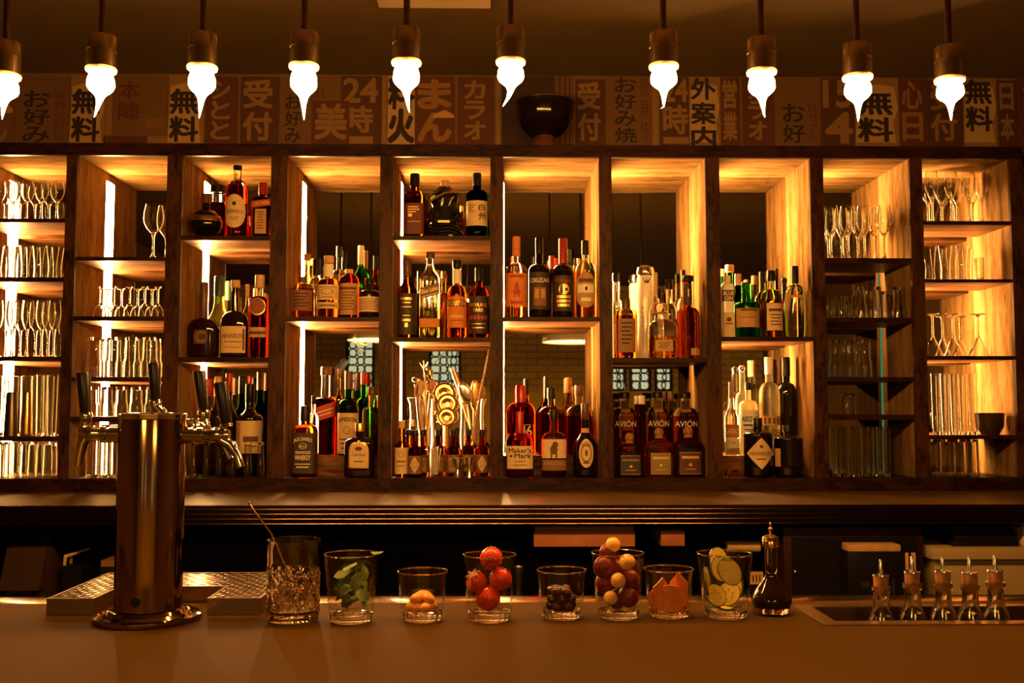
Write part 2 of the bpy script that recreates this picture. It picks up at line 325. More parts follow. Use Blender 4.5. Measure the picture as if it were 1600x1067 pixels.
# recessed steel tray
T = thing('recessed_tray', 'sunken steel ice tray with flat rim set into the right end of the bar', 'tray', (RX0, RY0, ZBAR))
W, D = RX1-RX0, RY1-RY0
m = MB(); e = .028; h0, h1 = .0005, .0025
m.box(-e, W+e, -e, 0.002, h0, h1); m.box(-e, W+e, D-.002, D+e*.7, h0, h1); m.box(-e, .002, 0, D, h0, h1); m.box(W-.002, W+e, 0, D, h0, h1)
m.build('rim', mat('worn steel rim', (.45,.33,.22), .28, 1.), T)
m = MB(); q = .001; dp = .105
m.add([(q,q,0),(W-q,q,0),(W-q,D-q,0),(q,D-q,0),(q,q,-dp),(W-q,q,-dp),(W-q,D-q,-dp),(q,D-q,-dp)], [(0,4,5,1),(1,5,6,2),(2,6,7,3),(3,7,4,0),(4,7,6,5)], 0, False)
m.build('basin', mat('dark steel basin', (.22,.13,.07), .35, 1.), T)
# ---------------------------------------------------------------- posters
YP = YW - .004
def poster(px0, px1, py0, py1, bg, parts, label, depth=0.):
    A = P((px0+px1)/2, py1, YP); Bp = P((px0+px1)/2, py0, YP); x0 = P(px0, (py0+py1)/2, YP).x; x1 = P(px1, (py0+py1)/2, YP).x
    zb = A.z; low = Z_TT+.002-zb if py1 > 222 else 0.
    zt = min(Bp.z, ZCEIL-.004); y = YP - .003 - depth
    m = MB(); W = x1-x0; H = zt-zb; m.box(0, W, 0, .003, low, H, 0); mats = [bg]
    for pt in parts:
        kind = pt[0]
        if pt[-1] not in mats: mats.append(pt[-1])
        mi = mats.index(pt[-1])
        if kind == 't':                  # ('t', text, u0, v0, u1, v1, bold, layer, mat)
            _, s, u0, v0, u1, v1, bold, lay, _m = pt
            vs, fs, asp = glyphs(s, bold)
            m.add([((u0+(u1-u0)*a)*W, -.0006*(lay+1)-l_, (v0+(v1-v0)*bb)*H) for a, bb, l_ in vs], fs, mi, False)
        else:                            # ('p', [(u,v)...], layer, mat)
            _, pl, lay, _m = pt
            m.add([(u*W, -.0006*(lay+1), v*H) for u, v in pl], [tuple(range(len(pl)))], mi, False)
    o = m.build('wall_poster', mats, None, (x0, y, zb)); tag(o, label, 'poster', 'paper posters along the wall above the shelves'); return o
def col(chars, u0, u1, v0, v1, bold, lay, m, gap=.08):
    n = len(chars); h = (v1-v0)/n; out = []
    for i, ch in enumerate(chars): out.append(('t', ch, u0, v1-(i+1)*h+h*gap/2, u1, v1-i*h-h*gap/2, bold, lay, m))
    return out
PB = mat('poster brown', (0.1428,0.0680,0.0238), .8); PB2 = mat('poster dark brown', (0.0680,0.0238,0.0095), .8); PT = mat('poster tan', (0.2312,0.1292,0.0476), .8); PL = mat('poster pale tan', (0.4216,0.2720,0.1088), .8); PM = mat('poster maroon', (0.0884,0.0238,0.0102), .8)
PK = mat('poster black ink', (.02,.010,.008), .8); PO = mat('poster orange brown', (0.2448,0.1156,0.0374), .8)
def bold2(px0, px1, label, chars='無料', v0=.0, v1=.82, pb=225):   # black brush writing with a pale halo
    return poster(px0, px1, 118, pb, PT, [('p', [(.0,.02),(.92,.02),(.86,.3),(.98,.55),(.9,.86),(.55,.9),(.06,.84)], 0, PL)] + col(chars, .04, .86, v0+.01, v1, .05, 2, PK), label)
def script(px0, px1, label, chars, small, pb=225, v1=.8):
    return poster(px0, px1, 120, pb, PB, col(chars, .16, .66, .0, v1, .025, 1, PK, .1) + (col(small, .74, .94, .04, v1, .0, 1, PM, .12) if small else []), label)
def outl(px0, px1, label, chars, bg=PM, fg=PT, pb=225, py0=120):
    return poster(px0, px1, py0, pb, bg, col(chars, .10, .84, .02, .98, .085, 1, PB2) + col(chars, .16, .78, .04, .96, .075, 2, PB) + col(chars, .18, .76, .05, .95, .03, 3, fg), label)
def block(px0, px1, label, chars, bg=PB2, fg=PT, py0=120, pb=225):
    return poster(px0, px1, py0, pb, bg, col(chars, .06, .84, .02, .98, .05, 1, fg, .1), label)
poster(-30, 22, 120, 225, PB, col('ん', .05, .85, .0, .5, .06, 1, PT) + [('p', [(.55,.46),(.98,.46),(.98,.52),(.75,.62),(.55,.54)], 2, PL)], 'brown poster with tan curved letter at the far left end of the wall')
script(23, 108, 'brown poster with three brush characters and a small side column, leftmost of its kind', 'お好み', '歌舞伎町店')
bold2(110, 165, 'pale poster with bold black brush characters behind the second lamp from left')
poster(166, 176, 118, 212, PT, [], 'narrow plain tan paper strip between two posters near the left end')
poster(177, 262, 118, 212, PB, col('本陣', .1, .5, .22, .92, .03, 1, PM) + [('p', [(.6,.12),(.95,.12),(.95,.3),(.6,.3)], 0, mat('poster faded brown', (.185,.085,.03), .8))], 'wide brown poster with two dark characters on its left half', .001)
poster(162, 230, 213, 226, PM, [], 'dark maroon paper strip below the wide brown poster')
poster(231, 261, 213, 226, PT, [], 'short tan paper strip below the right end of the wide brown poster')
bold2(263, 319, 'pale poster with bold black brush characters behind the third lamp from left')
outl(321, 372, 'maroon poster with double outlined rounded letters beside the third lamp', 'シとと')
block(376, 436, 'dark poster with large tan block characters between third and fourth lamps', '受付')
script(438, 487, 'brown poster with brush script behind the fourth lamp from left', 'お好み', '', v1=.75)
poster(488, 532, 120, 158, PB, [('t', '鉄', .1, .1, .5, .55, 0, 1, PM)], 'small brown paper with one faint character left of the number poster')
poster(488, 546, 158, 225, PM, col('美', .06, .94, .05, .98, .05, 1, PT), 'maroon poster with one wide tan character below the small paper', .002)
poster(533, 596, 119, 225, PB2, [('t', '24', .05, .60, .92, .97, .045, 1, PT), ('t', '時', .05, .16, .80, .56, .05, 1, PT), ('p', [(.05,0),(.8,0),(.8,.11),(.05,.11)], 1, PT)], 'dark poster with large tan number twenty four above one character')
poster(597, 604, 119, 225, PT, [], 'narrow tan paper strip right of the number poster')
poster(606, 648, 119, 225, PL, [('t', '料', .0, .5, 1, 1, .06, 1, PK), ('t', '火', .0, 0, 1, .52, .09, 1, PK)], 'pale poster with upside down black brush writing behind the fifth lamp')
poster(649, 711, 119, 225, PM, col('まん', .04, .92, .0, .97, .07, 1, PO) + [('p', [(.45,.38),(.98,.38),(.98,.42),(.75,.50),(.45,.43)], 2, PL)], 'maroon poster with two thick orange brown rounded letters right of the fifth lamp')
outl(715, 772, 'maroon poster with outlined angular letters left of the sixth lamp', 'カラオ')
poster(775, 782, 118, 225, PT, [], 'narrow pale tan strip beside the black poster')
poster(784, 866, 116, 225, mat('poster near black', (.03,.010,.006), .7), [], 'plain near black poster behind the bowl')
poster(867, 896, 116, 225, PB2, [('p', [(u,0),(u+.12,0),(u+.12,1),(u,1)], 0, PB) for u in (.05,.35,.62,.85)], 'narrow poster with thin upright brown stripes right of the bowl')
block(899, 946, 'dark poster with tan block characters right of the bowl', '受付', py0=124)
script(949, 1018, 'brown poster with four brush characters left of the seventh lamp', 'お好み焼', '歌舞伎', v1=1.0)
poster(1019, 1029, 120, 225, PT, [], 'narrow tan paper strip under the seventh lamp')
poster(1031, 1076, 120, 225, PB2, [('t', '24', .1, .62, .98, .97, .045, 1, PT), ('t', '時', .1, .14, .98, .58, .05, 1, PT), ('p', [(.1,0),(.98,0),(.98,.1),(.1,.1)], 1, PT)], 'dark poster with tan number partly behind the seventh lamp')
bold2(1077, 1125, 'pale poster with bold black brush characters right of the seventh lamp', '外案内', -.1, 1.0)
block(1127, 1156, 'narrow maroon poster with tan letters between two bold posters', '営業', PM, PT)
outl(1160, 1209, 'maroon poster with outlined letters behind the eighth lamp', 'カラオ')
script(1211, 1281, 'brown poster with two brush characters right of the eighth lamp', 'お好', 'はせがわ', v1=.62)
poster(1283, 1334, 122, 225, PB2, [('t', '15', .05, .54, .95, .97, .05, 1, PT), ('t', '4', .1, .0, .95, .48, .06, 1, PT)], 'dark poster with large tan digits left of the ninth lamp')
bold2(1336, 1404, 'pale poster with bold black brush characters behind the ninth lamp')
block(1406, 1448, 'maroon poster with orange brown letters right of the ninth lamp', '心日', PM, PO)
block(1450, 1503, 'dark poster with tan block characters under the tenth lamp', '受付', py0=126)
bold2(1505, 1557, 'pale poster with bold black brush characters right of the last lamp', '無料', .16, 1.0)
block(1560, 1588, 'narrow dark poster with pale characters near the right end', '日本', py0=126)
outl(1589, 1640, 'maroon poster with outlined letters at the far right end of the wall', '大売出', py0=122, pb=240)
# posters continue down the wall beside the unit
def sideposter(px0, px1, py0, py1, chars, label):
    x0 = max(P(px0, 400, YP).x, XU1+.012); x1 = P(px1, 400, YP).x; zt = P(px0, py0, YP).z; zb = P(px0, py1, YP).z
    m = MB(); W = x1-x0; H = zt-zb; m.box(0, W, 0, .003, 0, H, 0)
    for k, (bo, mi) in enumerate(((.09,1),(.03,2))):
        for pt in col(chars, .05+.03*k, .95-.03*k, .02, .98, bo, k, None):
            vs, fs, a = glyphs(pt[1], bo); m.add([((pt[2]+(pt[4]-pt[2])*q)*W, -.0006*(k+1)-l_, (pt[3]+(pt[5]-pt[3])*r)*H) for q, r, l_ in vs], fs, mi, False)
    o = m.build('wall_poster', [PB, PB2, PO], None, (x0, YP-.003, zb)); tag(o, label, 'poster')
sideposter(1590, 1680, 245, 420, 'カラオ', 'upper brown poster with outlined letters on the wall right of the shelf unit')
sideposter(1590, 1680, 422, 600, '受付', 'lower brown poster with outlined letters on the wall right of the shelf unit')
# ---------------------------------------------------------------- pendant lamps
BULB = emit('glowing bulb glass', LIGHT, BULB_POWER); SOCK = mat('brushed copper socket', (.50,.35,.19), .18, 1.); RODM = mat('dark bronze rod', (.16,.08,.05), .3, 1.); RIMM = mat('cream porcelain rim', (.8,.7,.5), .3)
LAMPS = [(8,119,3,186),(158,109,147,183),(316,106,311,184),(475,104,475,187),(635,98,640,175),(798,97,785,166),(1037,104,1037,169),(1190,113,1195,183),(1340,121,1341,189),(1484,125,1486,188)]
LN = ['leftmost pendant lamp, cut by the photo edge, with a flame shaped bulb', 'second pendant lamp from left with flame shaped glowing bulb', 'third pendant lamp from left with flame shaped glowing bulb', 'fourth pendant lamp from left with straight pointed bulb', 'fifth pendant lamp from left with bulb tip bent right', 'sixth pendant lamp from left, its bulb tip curled left above the bowl', 'fourth pendant lamp from right, just past the wide gap', 'third pendant lamp from right with glowing bulb', 'second pendant lamp from right with glowing bulb', 'rightmost pendant lamp with glowing bulb']
YL = 1.97
for (bx, ry, tx, ty), lab in zip(LAMPS, LN):
    B0 = P(bx, ry, YL); s = YL/FPX; R = 22.5*s
    L = thing('pendant_lamp', lab, 'lamp', (B0.x, YL, ZCEIL), 0, 'copper pendant lamps over the bar'); z0 = B0.z-ZCEIL
    m = MB(); m.tube([(0,0,0),(0,0,z0+54*s)], 5.2*s, 12); m.lathe([(0,-.012),(.03,-.012),(.035,-.004),(.035,0),(0,0)], 24); m.build('rod', RODM, L)
    m = MB(); h = 54*s; m.lathe([(0,z0+h),(R*.94,z0+h),(R,z0+h-2*s),(R,z0+h*.56),(R*.965,z0+h*.55),(R*.965,z0+h*.53),(R,z0+h*.52),(R,z0+2*s),(R*.8,z0+1*s)], 32); m.build('socket', SOCK, L)
    m = MB(); m.lathe([(R*.78,z0+2.5*s),(R*1.03,z0+2.5*s),(R*1.08,z0+.5*s),(R*1.03,z0-3*s),(R*.85,z0-4*s),(R*.78,z0-1*s)], 32); m.build('rim', RIMM, L)
    m = MB(); T_ = P(tx, ty, YL); H = B0.z-T_.z; dx = T_.x-B0.x; prof = [(0,.70),(.03,.78),(.08,.82),(.14,.92),(.2,.99),(.27,1.02),(.34,1.02),(.40,.92),(.45,.75),(.50,.53),(.55,.37),(.60,.28),(.68,.20),(.78,.135),(.88,.08),(.95,.04),(1,.0)]
    rings = []; n = 20; vs = []; fs = []
    for t, r in prof:
        k = max(0, (t-.45)/.55)**1.7 if lab.find('curled') < 0 else max(0, (t-.6)/.4)**1.6
        cx = dx*k; rr = r*20.5*s
        if t == 1 and bx == 1037: cx -= 5*s
        for a in range(n): vs.append((cx+rr*math.cos(2*math.pi*a/n), rr*math.sin(2*math.pi*a/n), z0-t*H-1*s))
    for i in range(len(prof)-1):
        for a in range(n): fs.append((i*n+a, (i+1)*n+a, (i+1)*n+(a+1)%n, i*n+(a+1)%n))
    m.add(vs, fs); m.build('bulb', BULB, L)
# ---------------------------------------------------------------- bottles
ROW = (3.865, 3.965, 4.055, 3.93)
STY = {  # shoulder start, neck start, neck radius, shoulder kind, squareness, depth ratio, cap height, cap radius / neck
 'wine':   dict(zs=.58, zn=.74, rn=.36, sh='slope', sq=2, dep=1, ch=.20, cr=1.06),
 'round':  dict(zs=.55, zn=.70, rn=.36, sh='round', sq=2, dep=1, ch=.15, cr=1.1),
 'squat':  dict(zs=.60, zn=.74, rn=.34, sh='round', sq=2, dep=1, ch=.13, cr=1.25),
 'square': dict(zs=.60, zn=.72, rn=.34, sh='round', sq=5, dep=.9, ch=.13, cr=1.15),
 'slope':  dict(zs=.45, zn=.75, rn=.30, sh='slope', sq=2, dep=1, ch=.14, cr=1.1),
 'flat':   dict(zs=.62, zn=.76, rn=.26, sh='round', sq=3.2, dep=.5, ch=.12, cr=1.3),
 'jug':    dict(zs=.48, zn=.66, rn=.24, sh='round', sq=2.6, dep=.6, ch=.22, cr=1.15),
 'globe':  dict(zs=.0, zn=.66, rn=.25, sh='globe', sq=2, dep=.95, ch=.28, cr=1.15),
}
def body_profile(st, R, H, hb):
    zs, zn, rn, sh = st['zs']*H, st['zn']*H, st['rn']*R, st['sh']; pr = [(0,.004),(.6*R,.002),(.86*R,0),(.96*R,.003),(R,.010)]
    if sh == 'globe':
        c0 = zn*.5; pr = [(0,.002),(.42*R,0)]
        for k in range(1, 13):
            a = -math.pi/2 + math.pi*k/13; r = R*math.cos(a); z = c0+c0*math.sin(a)
            if z < zn*.5 and r < .45*R: continue
            if z > zn*.5 and r < rn: continue
            pr.append((r, max(z, .002)))
        pr += [(rn, zn), (rn, hb)]
    else:
        if 'taper' in st: pr = [(0,.004),(.6*R*st['taper'],.002),(.9*R*st['taper'],0),(R*st['taper'],.008)]
        for k in range(1, 4): pr.append((R*(st.get('taper',1)+(1-st.get('taper',1))*k/4) , .01+(zs-.01)*k/4))
        pr.append((R, zs))
        for k in range(1, 9):
            t = k/8
            if sh == 'slope': r = rn+(R-rn)*(.5+.5*math.cos(math.pi*t))**1.1
            else: r = rn+(R-rn)*math.sqrt(max(0, 1-t**2.3))
            pr.append((r, zs+(zn-zs)*t))
        if st.get('bulge'): pr += [(rn*st['bulge'], zn+(hb-zn)*.3), (rn, zn+(hb-zn)*.6)]
    pr = [(r, z) for r, z in pr if z < hb-1e-4]; pr.append((min(rn*.97, pr[-1][0]), hb)); return pr
def prof_r(pr, z):
    for (r0, z0), (r1, z1) in zip(pr[3:], pr[4:]):
        if z0 <= z <= z1 and z1 > z0: return r0+(r1-r0)*(z-z0)/(z1-z0)
    return pr[5][0]
class Contour:                            # cross section of a bottle: arc length along the front -> point
    def __init__(s, sq, dep, rn_r):
        s.t = []; L = 0; last = None
        for k in range(-60, 61):
            a = k/60*math.pi*.55; f = (abs(math.sin(a))**sq + abs(math.cos(a))**sq)**(-1/sq); p = (f*math.sin(a), -dep*f*math.cos(a))
            if last: L += math.hypot(p[0]-last[0], p[1]-last[1])
            s.t.append((L, p)); last = p
        mid = s.t[60][0]; s.t = [(l-mid, p) for l, p in s.t]
    def at(s, q):
        t = s.t; q = max(t[0][0], min(t[-1][0]-1e-6, q)); lo, hi = 0, len(t)-1
        while hi-lo > 1:
            m = (lo+hi)//2
            if t[m][0] <= q: lo = m
            else: hi = m
        k = (q-t[lo][0])/(t[hi][0]-t[lo][0]); a, b = t[lo][1], t[hi][1]; x = a[0]+(b[0]-a[0])*k; y = a[1]+(b[1]-a[1])*k
        return x, y
def square_mul(sq, dep, R, rn):
    def f(a, r, z):
        k = max(0, min(1, (r-rn)/max(R-rn, 1e-6)*1.5)); p = 2+(sq-2)*k; m = (abs(math.sin(a))**p+abs(math.cos(a))**p)**(-1/p)
        d = 1+(dep-1)*k; return m, m*d
    return f
def label_patch(R, H, pr, st, z0, z1, hw, shape, texts, mats, diag=0., uc=0., lift=0.):
    ct = Contour(st['sq'], st['dep'], 0); m = MB(); nu, nv = 14, 10
    def wid(v):
        if shape == 'oval': return math.sqrt(max(0, 1-(2*v-1)**2))
        if shape == 'diamond': return 1-abs(2*v-1)*.97
        if shape == 'arch': return 1 if v < .62 else math.sqrt(max(.0, 1-((v-.62)/.38)**2))
        return 1.
    rmid = prof_r(pr, (z0+z1)/2*H)
    def pos(u, v, eps):
        s_ = (u*hw+uc); z = (z0+(z1-z0)*v)*H + diag*u*R; r = prof_r(pr, z); k = max(.0, min(1, (r-st['rn']*R)/max(R-st['rn']*R, 1e-6)*1.5))
        x, y = ct.at(s_*min(1, rmid/r)) ; L = math.hypot(x, y)
        yy = y if k > .99 else -abs(y)*(1-k*0)
        return (x*(r+eps), yy*(r+eps), z)
    vs = []; fs = []
    for j in range(nv+1):
        v = j/nv; vv = .5-.5*math.cos(math.pi*v) if shape == 'oval' else v; wv = wid(vv)
        for i in range(nu+1): vs.append(pos((2*i/nu-1)*wv, vv, .0009+lift))
    for j in range(nv):
        for i in range(nu): a = j*(nu+1)+i; fs.append((a, a+1, a+nu+2, a+nu+1))
    m.add(vs, fs, 0)
    for tx in texts:
        s, x0, y0, x1, y1 = tx[:5]; bold = tx[5] if len(tx) > 5 else .02; mm = tx[6] if len(tx) > 6 else mats[1]; arch = tx[7] if len(tx) > 7 else 0.
        if mm not in mats: mats.append(mm)
        mi = mats.index(mm)
        if s == '#':                      # a printed block
            vs = [];  n = 6
            for j in (y0, y1):
                for i in range(n+1): vs.append(pos((x0+(x1-x0)*i/n)*2-1, j, .0014+lift))
            m.add(vs, [(i, i+1, i+n+2, i+n+1) for i in range(n)], mi); continue
        if s == 'o':                      # a printed disc
            k = 20; m.add([pos((x0+x1)/2*2-1, (y0+y1)/2, .0016+lift)]+[pos(((x0+x1)/2+(x1-x0)/2*math.cos(2*math.pi*i/k))*2-1, (y0+y1)/2+(y1-y0)/2*math.sin(2*math.pi*i/k), .0016+lift) for i in range(k)], [(0, 1+i, 1+(i+1) % k) for i in range(k)], mi); continue
        if s == '()':                     # a printed ring
            k = 28; vs = []
            for i in range(k):
                for q in (1., .86): vs.append(pos(((x0+x1)/2+(x1-x0)/2*q*math.cos(2*math.pi*i/k))*2-1, (y0+y1)/2+(y1-y0)/2*q*math.sin(2*math.pi*i/k), .0016+lift))
            m.add(vs, [(2*i, 2*i+1, (2*i+3) % (2*k), (2*i+2) % (2*k)) for i in range(k)], mi); continue
        gv, gf, asp = glyphs(s, bold)
        m.add([pos((x0+(x1-x0)*a)*2-1, y0+(y1-y0)*b_ - arch*(2*a-1)**2, .0019+lift+l_) for a, b_, l_ in gv], gf, mi, False)
    return m
USED = {}
def settle(bay, lvl, xc, R, dep, Y, riser, label):   # a free spot on the shelf as near as possible to where the photo shows the bottle
    used = USED.setdefault((bay, lvl, riser), []); x0, x1 = BX[bay]; R0 = R*1.03+.0012
    lo, hi = 3.812, YM-.018
    if riser: lo = YF+.141
    elif bay in RISER and lvl == len(SZ[bay])-1: hi = YF+.139
    for shrink in (1, .95, .9, .85, .8, .74, .68):
        rx = R0*shrink; ry = rx*dep+.0015; best = None; y = lo+ry
        while y <= hi-ry:
            x = max(x0+rx+.004, min(x1-rx-.002, P(xc, 500, y).x))
            if all(abs(x-a) >= rx+c_ or abs(y-b_) >= ry+d or ((x-a)/(rx+c_))**2+((y-b_)/(ry+d))**2 >= 1.0 for a, b_, c_, d in used):
                c = abs(y-Y)+abs(x-P(xc, 500, y).x)*2
                if best is None or c < best[0]: best = (c, x, y)
            y += .004
        if best:
            used.append((best[1], best[2], rx, ry))
            if shrink < .9 or abs(best[2]-Y) > .06: print('SETTLE', shrink, round(best[2]-Y, 3), label)
            return best[1], best[2], R*shrink
    print('SETTLE FAILED', label); used.append((xc, Y, R, R)); return P(xc, 500, Y).x, Y, R*.6
def bottle(bay, lvl, row, xc, wpx, top, style, label, body=AMBER, cap=BLACK, fill=.66, upper=None, labs=(), riser=False, name='liquor_bottle', cat='bottle', group='bottles on the back bar shelves', Y=None, ball=False, rot=0., **ov):
    st = dict(STY[style]); st.update(ov)
    Y = Y or ROW[row]; zb = RISER[bay] if riser else SZ[bay][lvl]; pt = P(xc, top, Y); H = pt.z-zb; R = wpx*Y/FPX/2
    X, Y, R = settle(bay, lvl, xc, R, st['dep'], Y, riser, label)
    pt = P(xc, top, Y); H = pt.z-zb
    T = thing(name, label, cat, (X, Y, zb+.0005), rot, group)
    rb = R*st['rn']*1.25; hb = H-1.85*rb if ball else H*(1-st['ch']*.75) if cap is not None else H
    pr = body_profile(st, R, H, hb); rn = st['rn']*R
    if st['sh'] != 'globe':               # keep proportions in terms of the whole height
        pr = [(r, z) for r, z in pr if z <= hb+1e-6]
    m = MB(); mats = [body] + ([upper] if upper else []); zf = fill*H
    mul = square_mul(st['sq'], st['dep'], R, rn)
    pr2 = pr + [(0, hb)]
    m.lathe(pr2, 28, 0, mul=mul, mz=(lambda z: 1 if z > zf else 0) if upper else None); m.build('bottle_glass', mats, T, sharp=50)
    if cap is not None:
        c0 = H*(1-st['ch']); rc = rn*st['cr']; m = MB()
        if ball:  m.ball((0,0,H-rb), rb, 18); m.lathe([(rn*1.03, hb-.006),(rn*1.05, hb-.002),(rn*.9, hb+.006),(0,hb+.008)], 18)
        else:
            m.lathe([(rn*1.02,c0),(rc,c0+.001),(rc,H-.003),(rc*.93,H-.0005),(0,H)], 20)
            if st.get('skirt'): m.lathe([(rn*1.01, c0-st['skirt']*H),(rn*1.04, c0-st['skirt']*H+.001),(rn*1.04,c0+.001)], 20)
        m.build('cap', cap, T)
    for li, lb in enumerate(labs):
        z0, z1, hw, shape, mt, ink, txt = lb[:7]; diag = lb[7] if len(lb) > 7 else 0.; uc = lb[8] if len(lb) > 8 else 0.
        label_patch(R, H, pr, st, z0, z1, hw, shape, txt, mt2 := [mt, ink], diag, uc, .0009*li).build('label', mt2, T, sharp=0)
    return T
AB = AMBER; lines = lambda y0, n, dy, x0=.18, x1=.82, mm=None: [('#', x0+.05*(k % 2), y0-k*dy, x1-.07*(k % 3), y0-k*dy+dy*.35) + ((0, mm) if mm else ()) for k in range(n)]
# --- third bay, top shelf
bottle(2,0,0,315,52,303,'globe','round dark liqueur bottle with gold band on the third bay top shelf',BLACKG,BROWNCAP,labs=[(.36,.48,1.35,'rect',GOLD,INK,[('#',.1,.3,.9,.42)])],ch=.22)
bottle(2,0,1,337,38,290,'square','red decanter bottle with wide black square stopper behind the round dark bottle',RED,BLACK,.72,CLEAR,rn=.42,cr=1.5,ch=.14,zs=.62,zn=.70)
bottle(2,0,0,367,35,259,'round','tall red bottle with large cream oval label on the third bay top shelf',RED,BLACK,.72,CLEAR,zs=.58,zn=.80,rn=.36,ch=.06,labs=[(.12,.58,1.1,'oval',CREAM,INKBROWN,[('KERELL',.12,.44,.88,.54),('o',.42,.66,.58,.78,0,INK),('#',.3,.3,.7,.32),('#',.36,.24,.64,.26)])])
bottle(2,0,0,409,33,286,'square','square brown liqueur bottle with red cap and tan label, right of the oval labelled bottle',BROWN,REDCAP,labs=[(.06,.50,.52,'rect',TAN,INKBROWN,lines(.86,7,.11)),(.54,.66,.95,'rect',REDP,GOLDINK,[('COINTREAU',.08,.25,.92,.75)],.12)],ch=.22,cr=1.25,zs=.68,zn=.74)
bottle(2,0,2,386,11,338,'round','tiny clear miniature bottle beside the tall bottle with oval label',PALE,WHITECAP,name='miniature_bottle',zs=.5)
# --- third bay, middle shelf
bottle(2,1,0,318,49,441,'jug','broad dark cognac bottle with long brown neck, middle shelf of the third bay',DARKRED,BROWNCAP,ch=.48,cr=1.05,zs=.36,zn=.52,rn=.25,labs=[(.18,.36,.42,'rect',DARKP,BROWNP,[('C',.15,.1,.85,.9,.06),('()',.0,.0,1,1,0,BROWNP)])])
bottle(2,1,2,342,42,432,'wine','frosted green bottle with bright green neck seal behind the broad cognac bottle',FGREEN,GREENCAP,zs=.34,zn=.70,labs=[(.66,.76,.34,'oval',mat('bright green seal',(.15,.6,.05),.5),INK,[])],ch=.24)
bottle(2,1,0,367,43,438,'jug','cognac bottle with long copper neck and cream label in the middle of the third bay',DARKRED,TANCAP,ch=.10,cr=1.2,zs=.42,zn=.60,rn=.27,labs=[(.06,.40,.92,'rect',CREAM,INKBROWN,[('HENNESSY',.08,.55,.92,.72),('#',.15,.4,.85,.43),('#',.2,.2,.8,.22),('#',.88,.1,.95,.9)]),(.60,.86,1.1,'rect',BROWNP,GOLDINK,[])])
bottle(2,1,0,405,31,430,'square','tall red cognac bottle with circular emblem at the right of the middle shelf, third bay',RED,TANCAP,.74,CLEAR,zs=.66,zn=.74,rn=.42,ch=.16,sq=3,labs=[(.50,.72,.85,'oval',BROWNP,GOLDINK,[('()',.02,.02,.98,.98,0,GOLDINK),('o',.3,.35,.7,.65,0,REDINK)]),(.24,.36,1.0,'rect',TAN,INKBROWN,[('#',.1,.3,.9,.6,0,INKBROWN)])])
bottle(2,1,2,398,14,451,'round','slim bottle with pale cap behind the tall red cognac bottle',BROWN,WHITECAP)
bottle(2,1,1,386,15,444,'wine','slim clear bottle between the copper necked bottle and the red cognac',CLEAR,TANCAP)
# --- third bay, bottom: wine bottles behind mugs
for xc, tp, cm, bm, lab, ll in ((314,592,REDCAP,DARKRED,'dark wine bottle with red cap partly behind the tap handles',0),(343,588,TANCAP,DARKRED,'dark wine bottle with tan cap behind the right tap handle',0),(360,583,REDCAP,DARKRED,'wine bottle with dark red cap left of the cream labelled wine',0),(380,588,BLACK,DGREEN,'dark green wine bottle with black cap behind the cream labelled bottle',0),(408,581,BROWNCAP,DGREEN,'wine bottle with brown capsule at the right end of the third bay',0)):
    bottle(2,2,2 if xc != 380 else 1,xc,27,tp,'wine',lab,bm,cm,name='wine_bottle',labs=[],ch=.18)
bottle(2,2,3,393,40,600,'wine','dark bottle with wide cream label in front of the other wines, third bay',BLACKG,BLACK,name='wine_bottle',zs=.62,zn=.74,rn=.34,labs=[(.25,.60,1.3,'rect',CREAM,INKBROWN,[('#',.4,.35,.85,.52),('#',.08,.05,.3,.95,0,TAN),('#',.45,.2,.8,.24)])])
# --- fourth bay, middle shelf
bottle(3,0,0,472,34,433,'squat','squat amber bottle with round stopper and brown label, leftmost on the fourth bay shelf',AB,BROWNCAP,.70,CLEAR,zs=.72,zn=.84,rn=.30,ch=.13,cr=1.35,labs=[(.16,.66,1.2,'rect',BROWNP,INK,lines(.8,5,.15))])
bottle(3,0,0,513,35,400,'round','amber whiskey bottle with two part cream label and tan stopper, second in the fourth bay',AB,TANCAP,.62,CLEAR,zs=.52,zn=.64,rn=.40,ch=.12,cr=1.1,labs=[(.28,.52,1.25,'rect',CREAM,INKBROWN,[('()',.28,.35,.72,.75),('#',.2,.82,.8,.86),('#',.3,.15,.7,.2)]),(.14,.24,1.25,'rect',CREAM,INKBROWN,[('#',.2,.4,.8,.6)]),(.66,.86,1.3,'rect',WHITEP,INK,[])])
bottle(3,0,0,545,33,421,'round','round shouldered red amber bottle with tall tan label, third in the fourth bay',RED,TANCAP,labs=[(.08,.70,1.15,'rect',TAN,INKBROWN,[('#',.12,.80,.88,.88)]+lines(.7,7,.09))],zs=.70,zn=.90,rn=.30,ch=.09,cr=1.3)
bottle(3,0,0,577,33,435,'squat','dark bottle with pale label at the right end of the fourth bay shelf',DARKRED,BLACK,labs=[(.14,.52,1.35,'rect',CREAM,INKBROWN,lines(.8,6,.13,.1,.9))],zs=.58,zn=.72,rn=.36,ch=.16)
bottle(3,0,2,476,20,397,'slope','clear bottle with flat cork standing by the light strip in the fourth bay',PALE,CORK,ch=.1,cr=1.5,rn=.36)
bottle(3,0,2,494,23,405,'round','clear bottle with black cap and white neck label behind the squat amber bottle',CLEAR,BLACK,ch=.26,rn=.5)
bottle(3,0,2,529,26,385,'round','dark capped clear bottle behind the second and third bottles of the fourth bay',CLEAR,BLACK,ch=.14)
bottle(3,0,2,563,26,384,'wine','green bottle with tall pale capsule at the back of the fourth bay',GREEN,WHITECAP,ch=.25)
bottle(3,0,1,586,20,400,'wine','dark bottle with black capsule at the right back of the fourth bay',BROWN,BLACK,ch=.22)
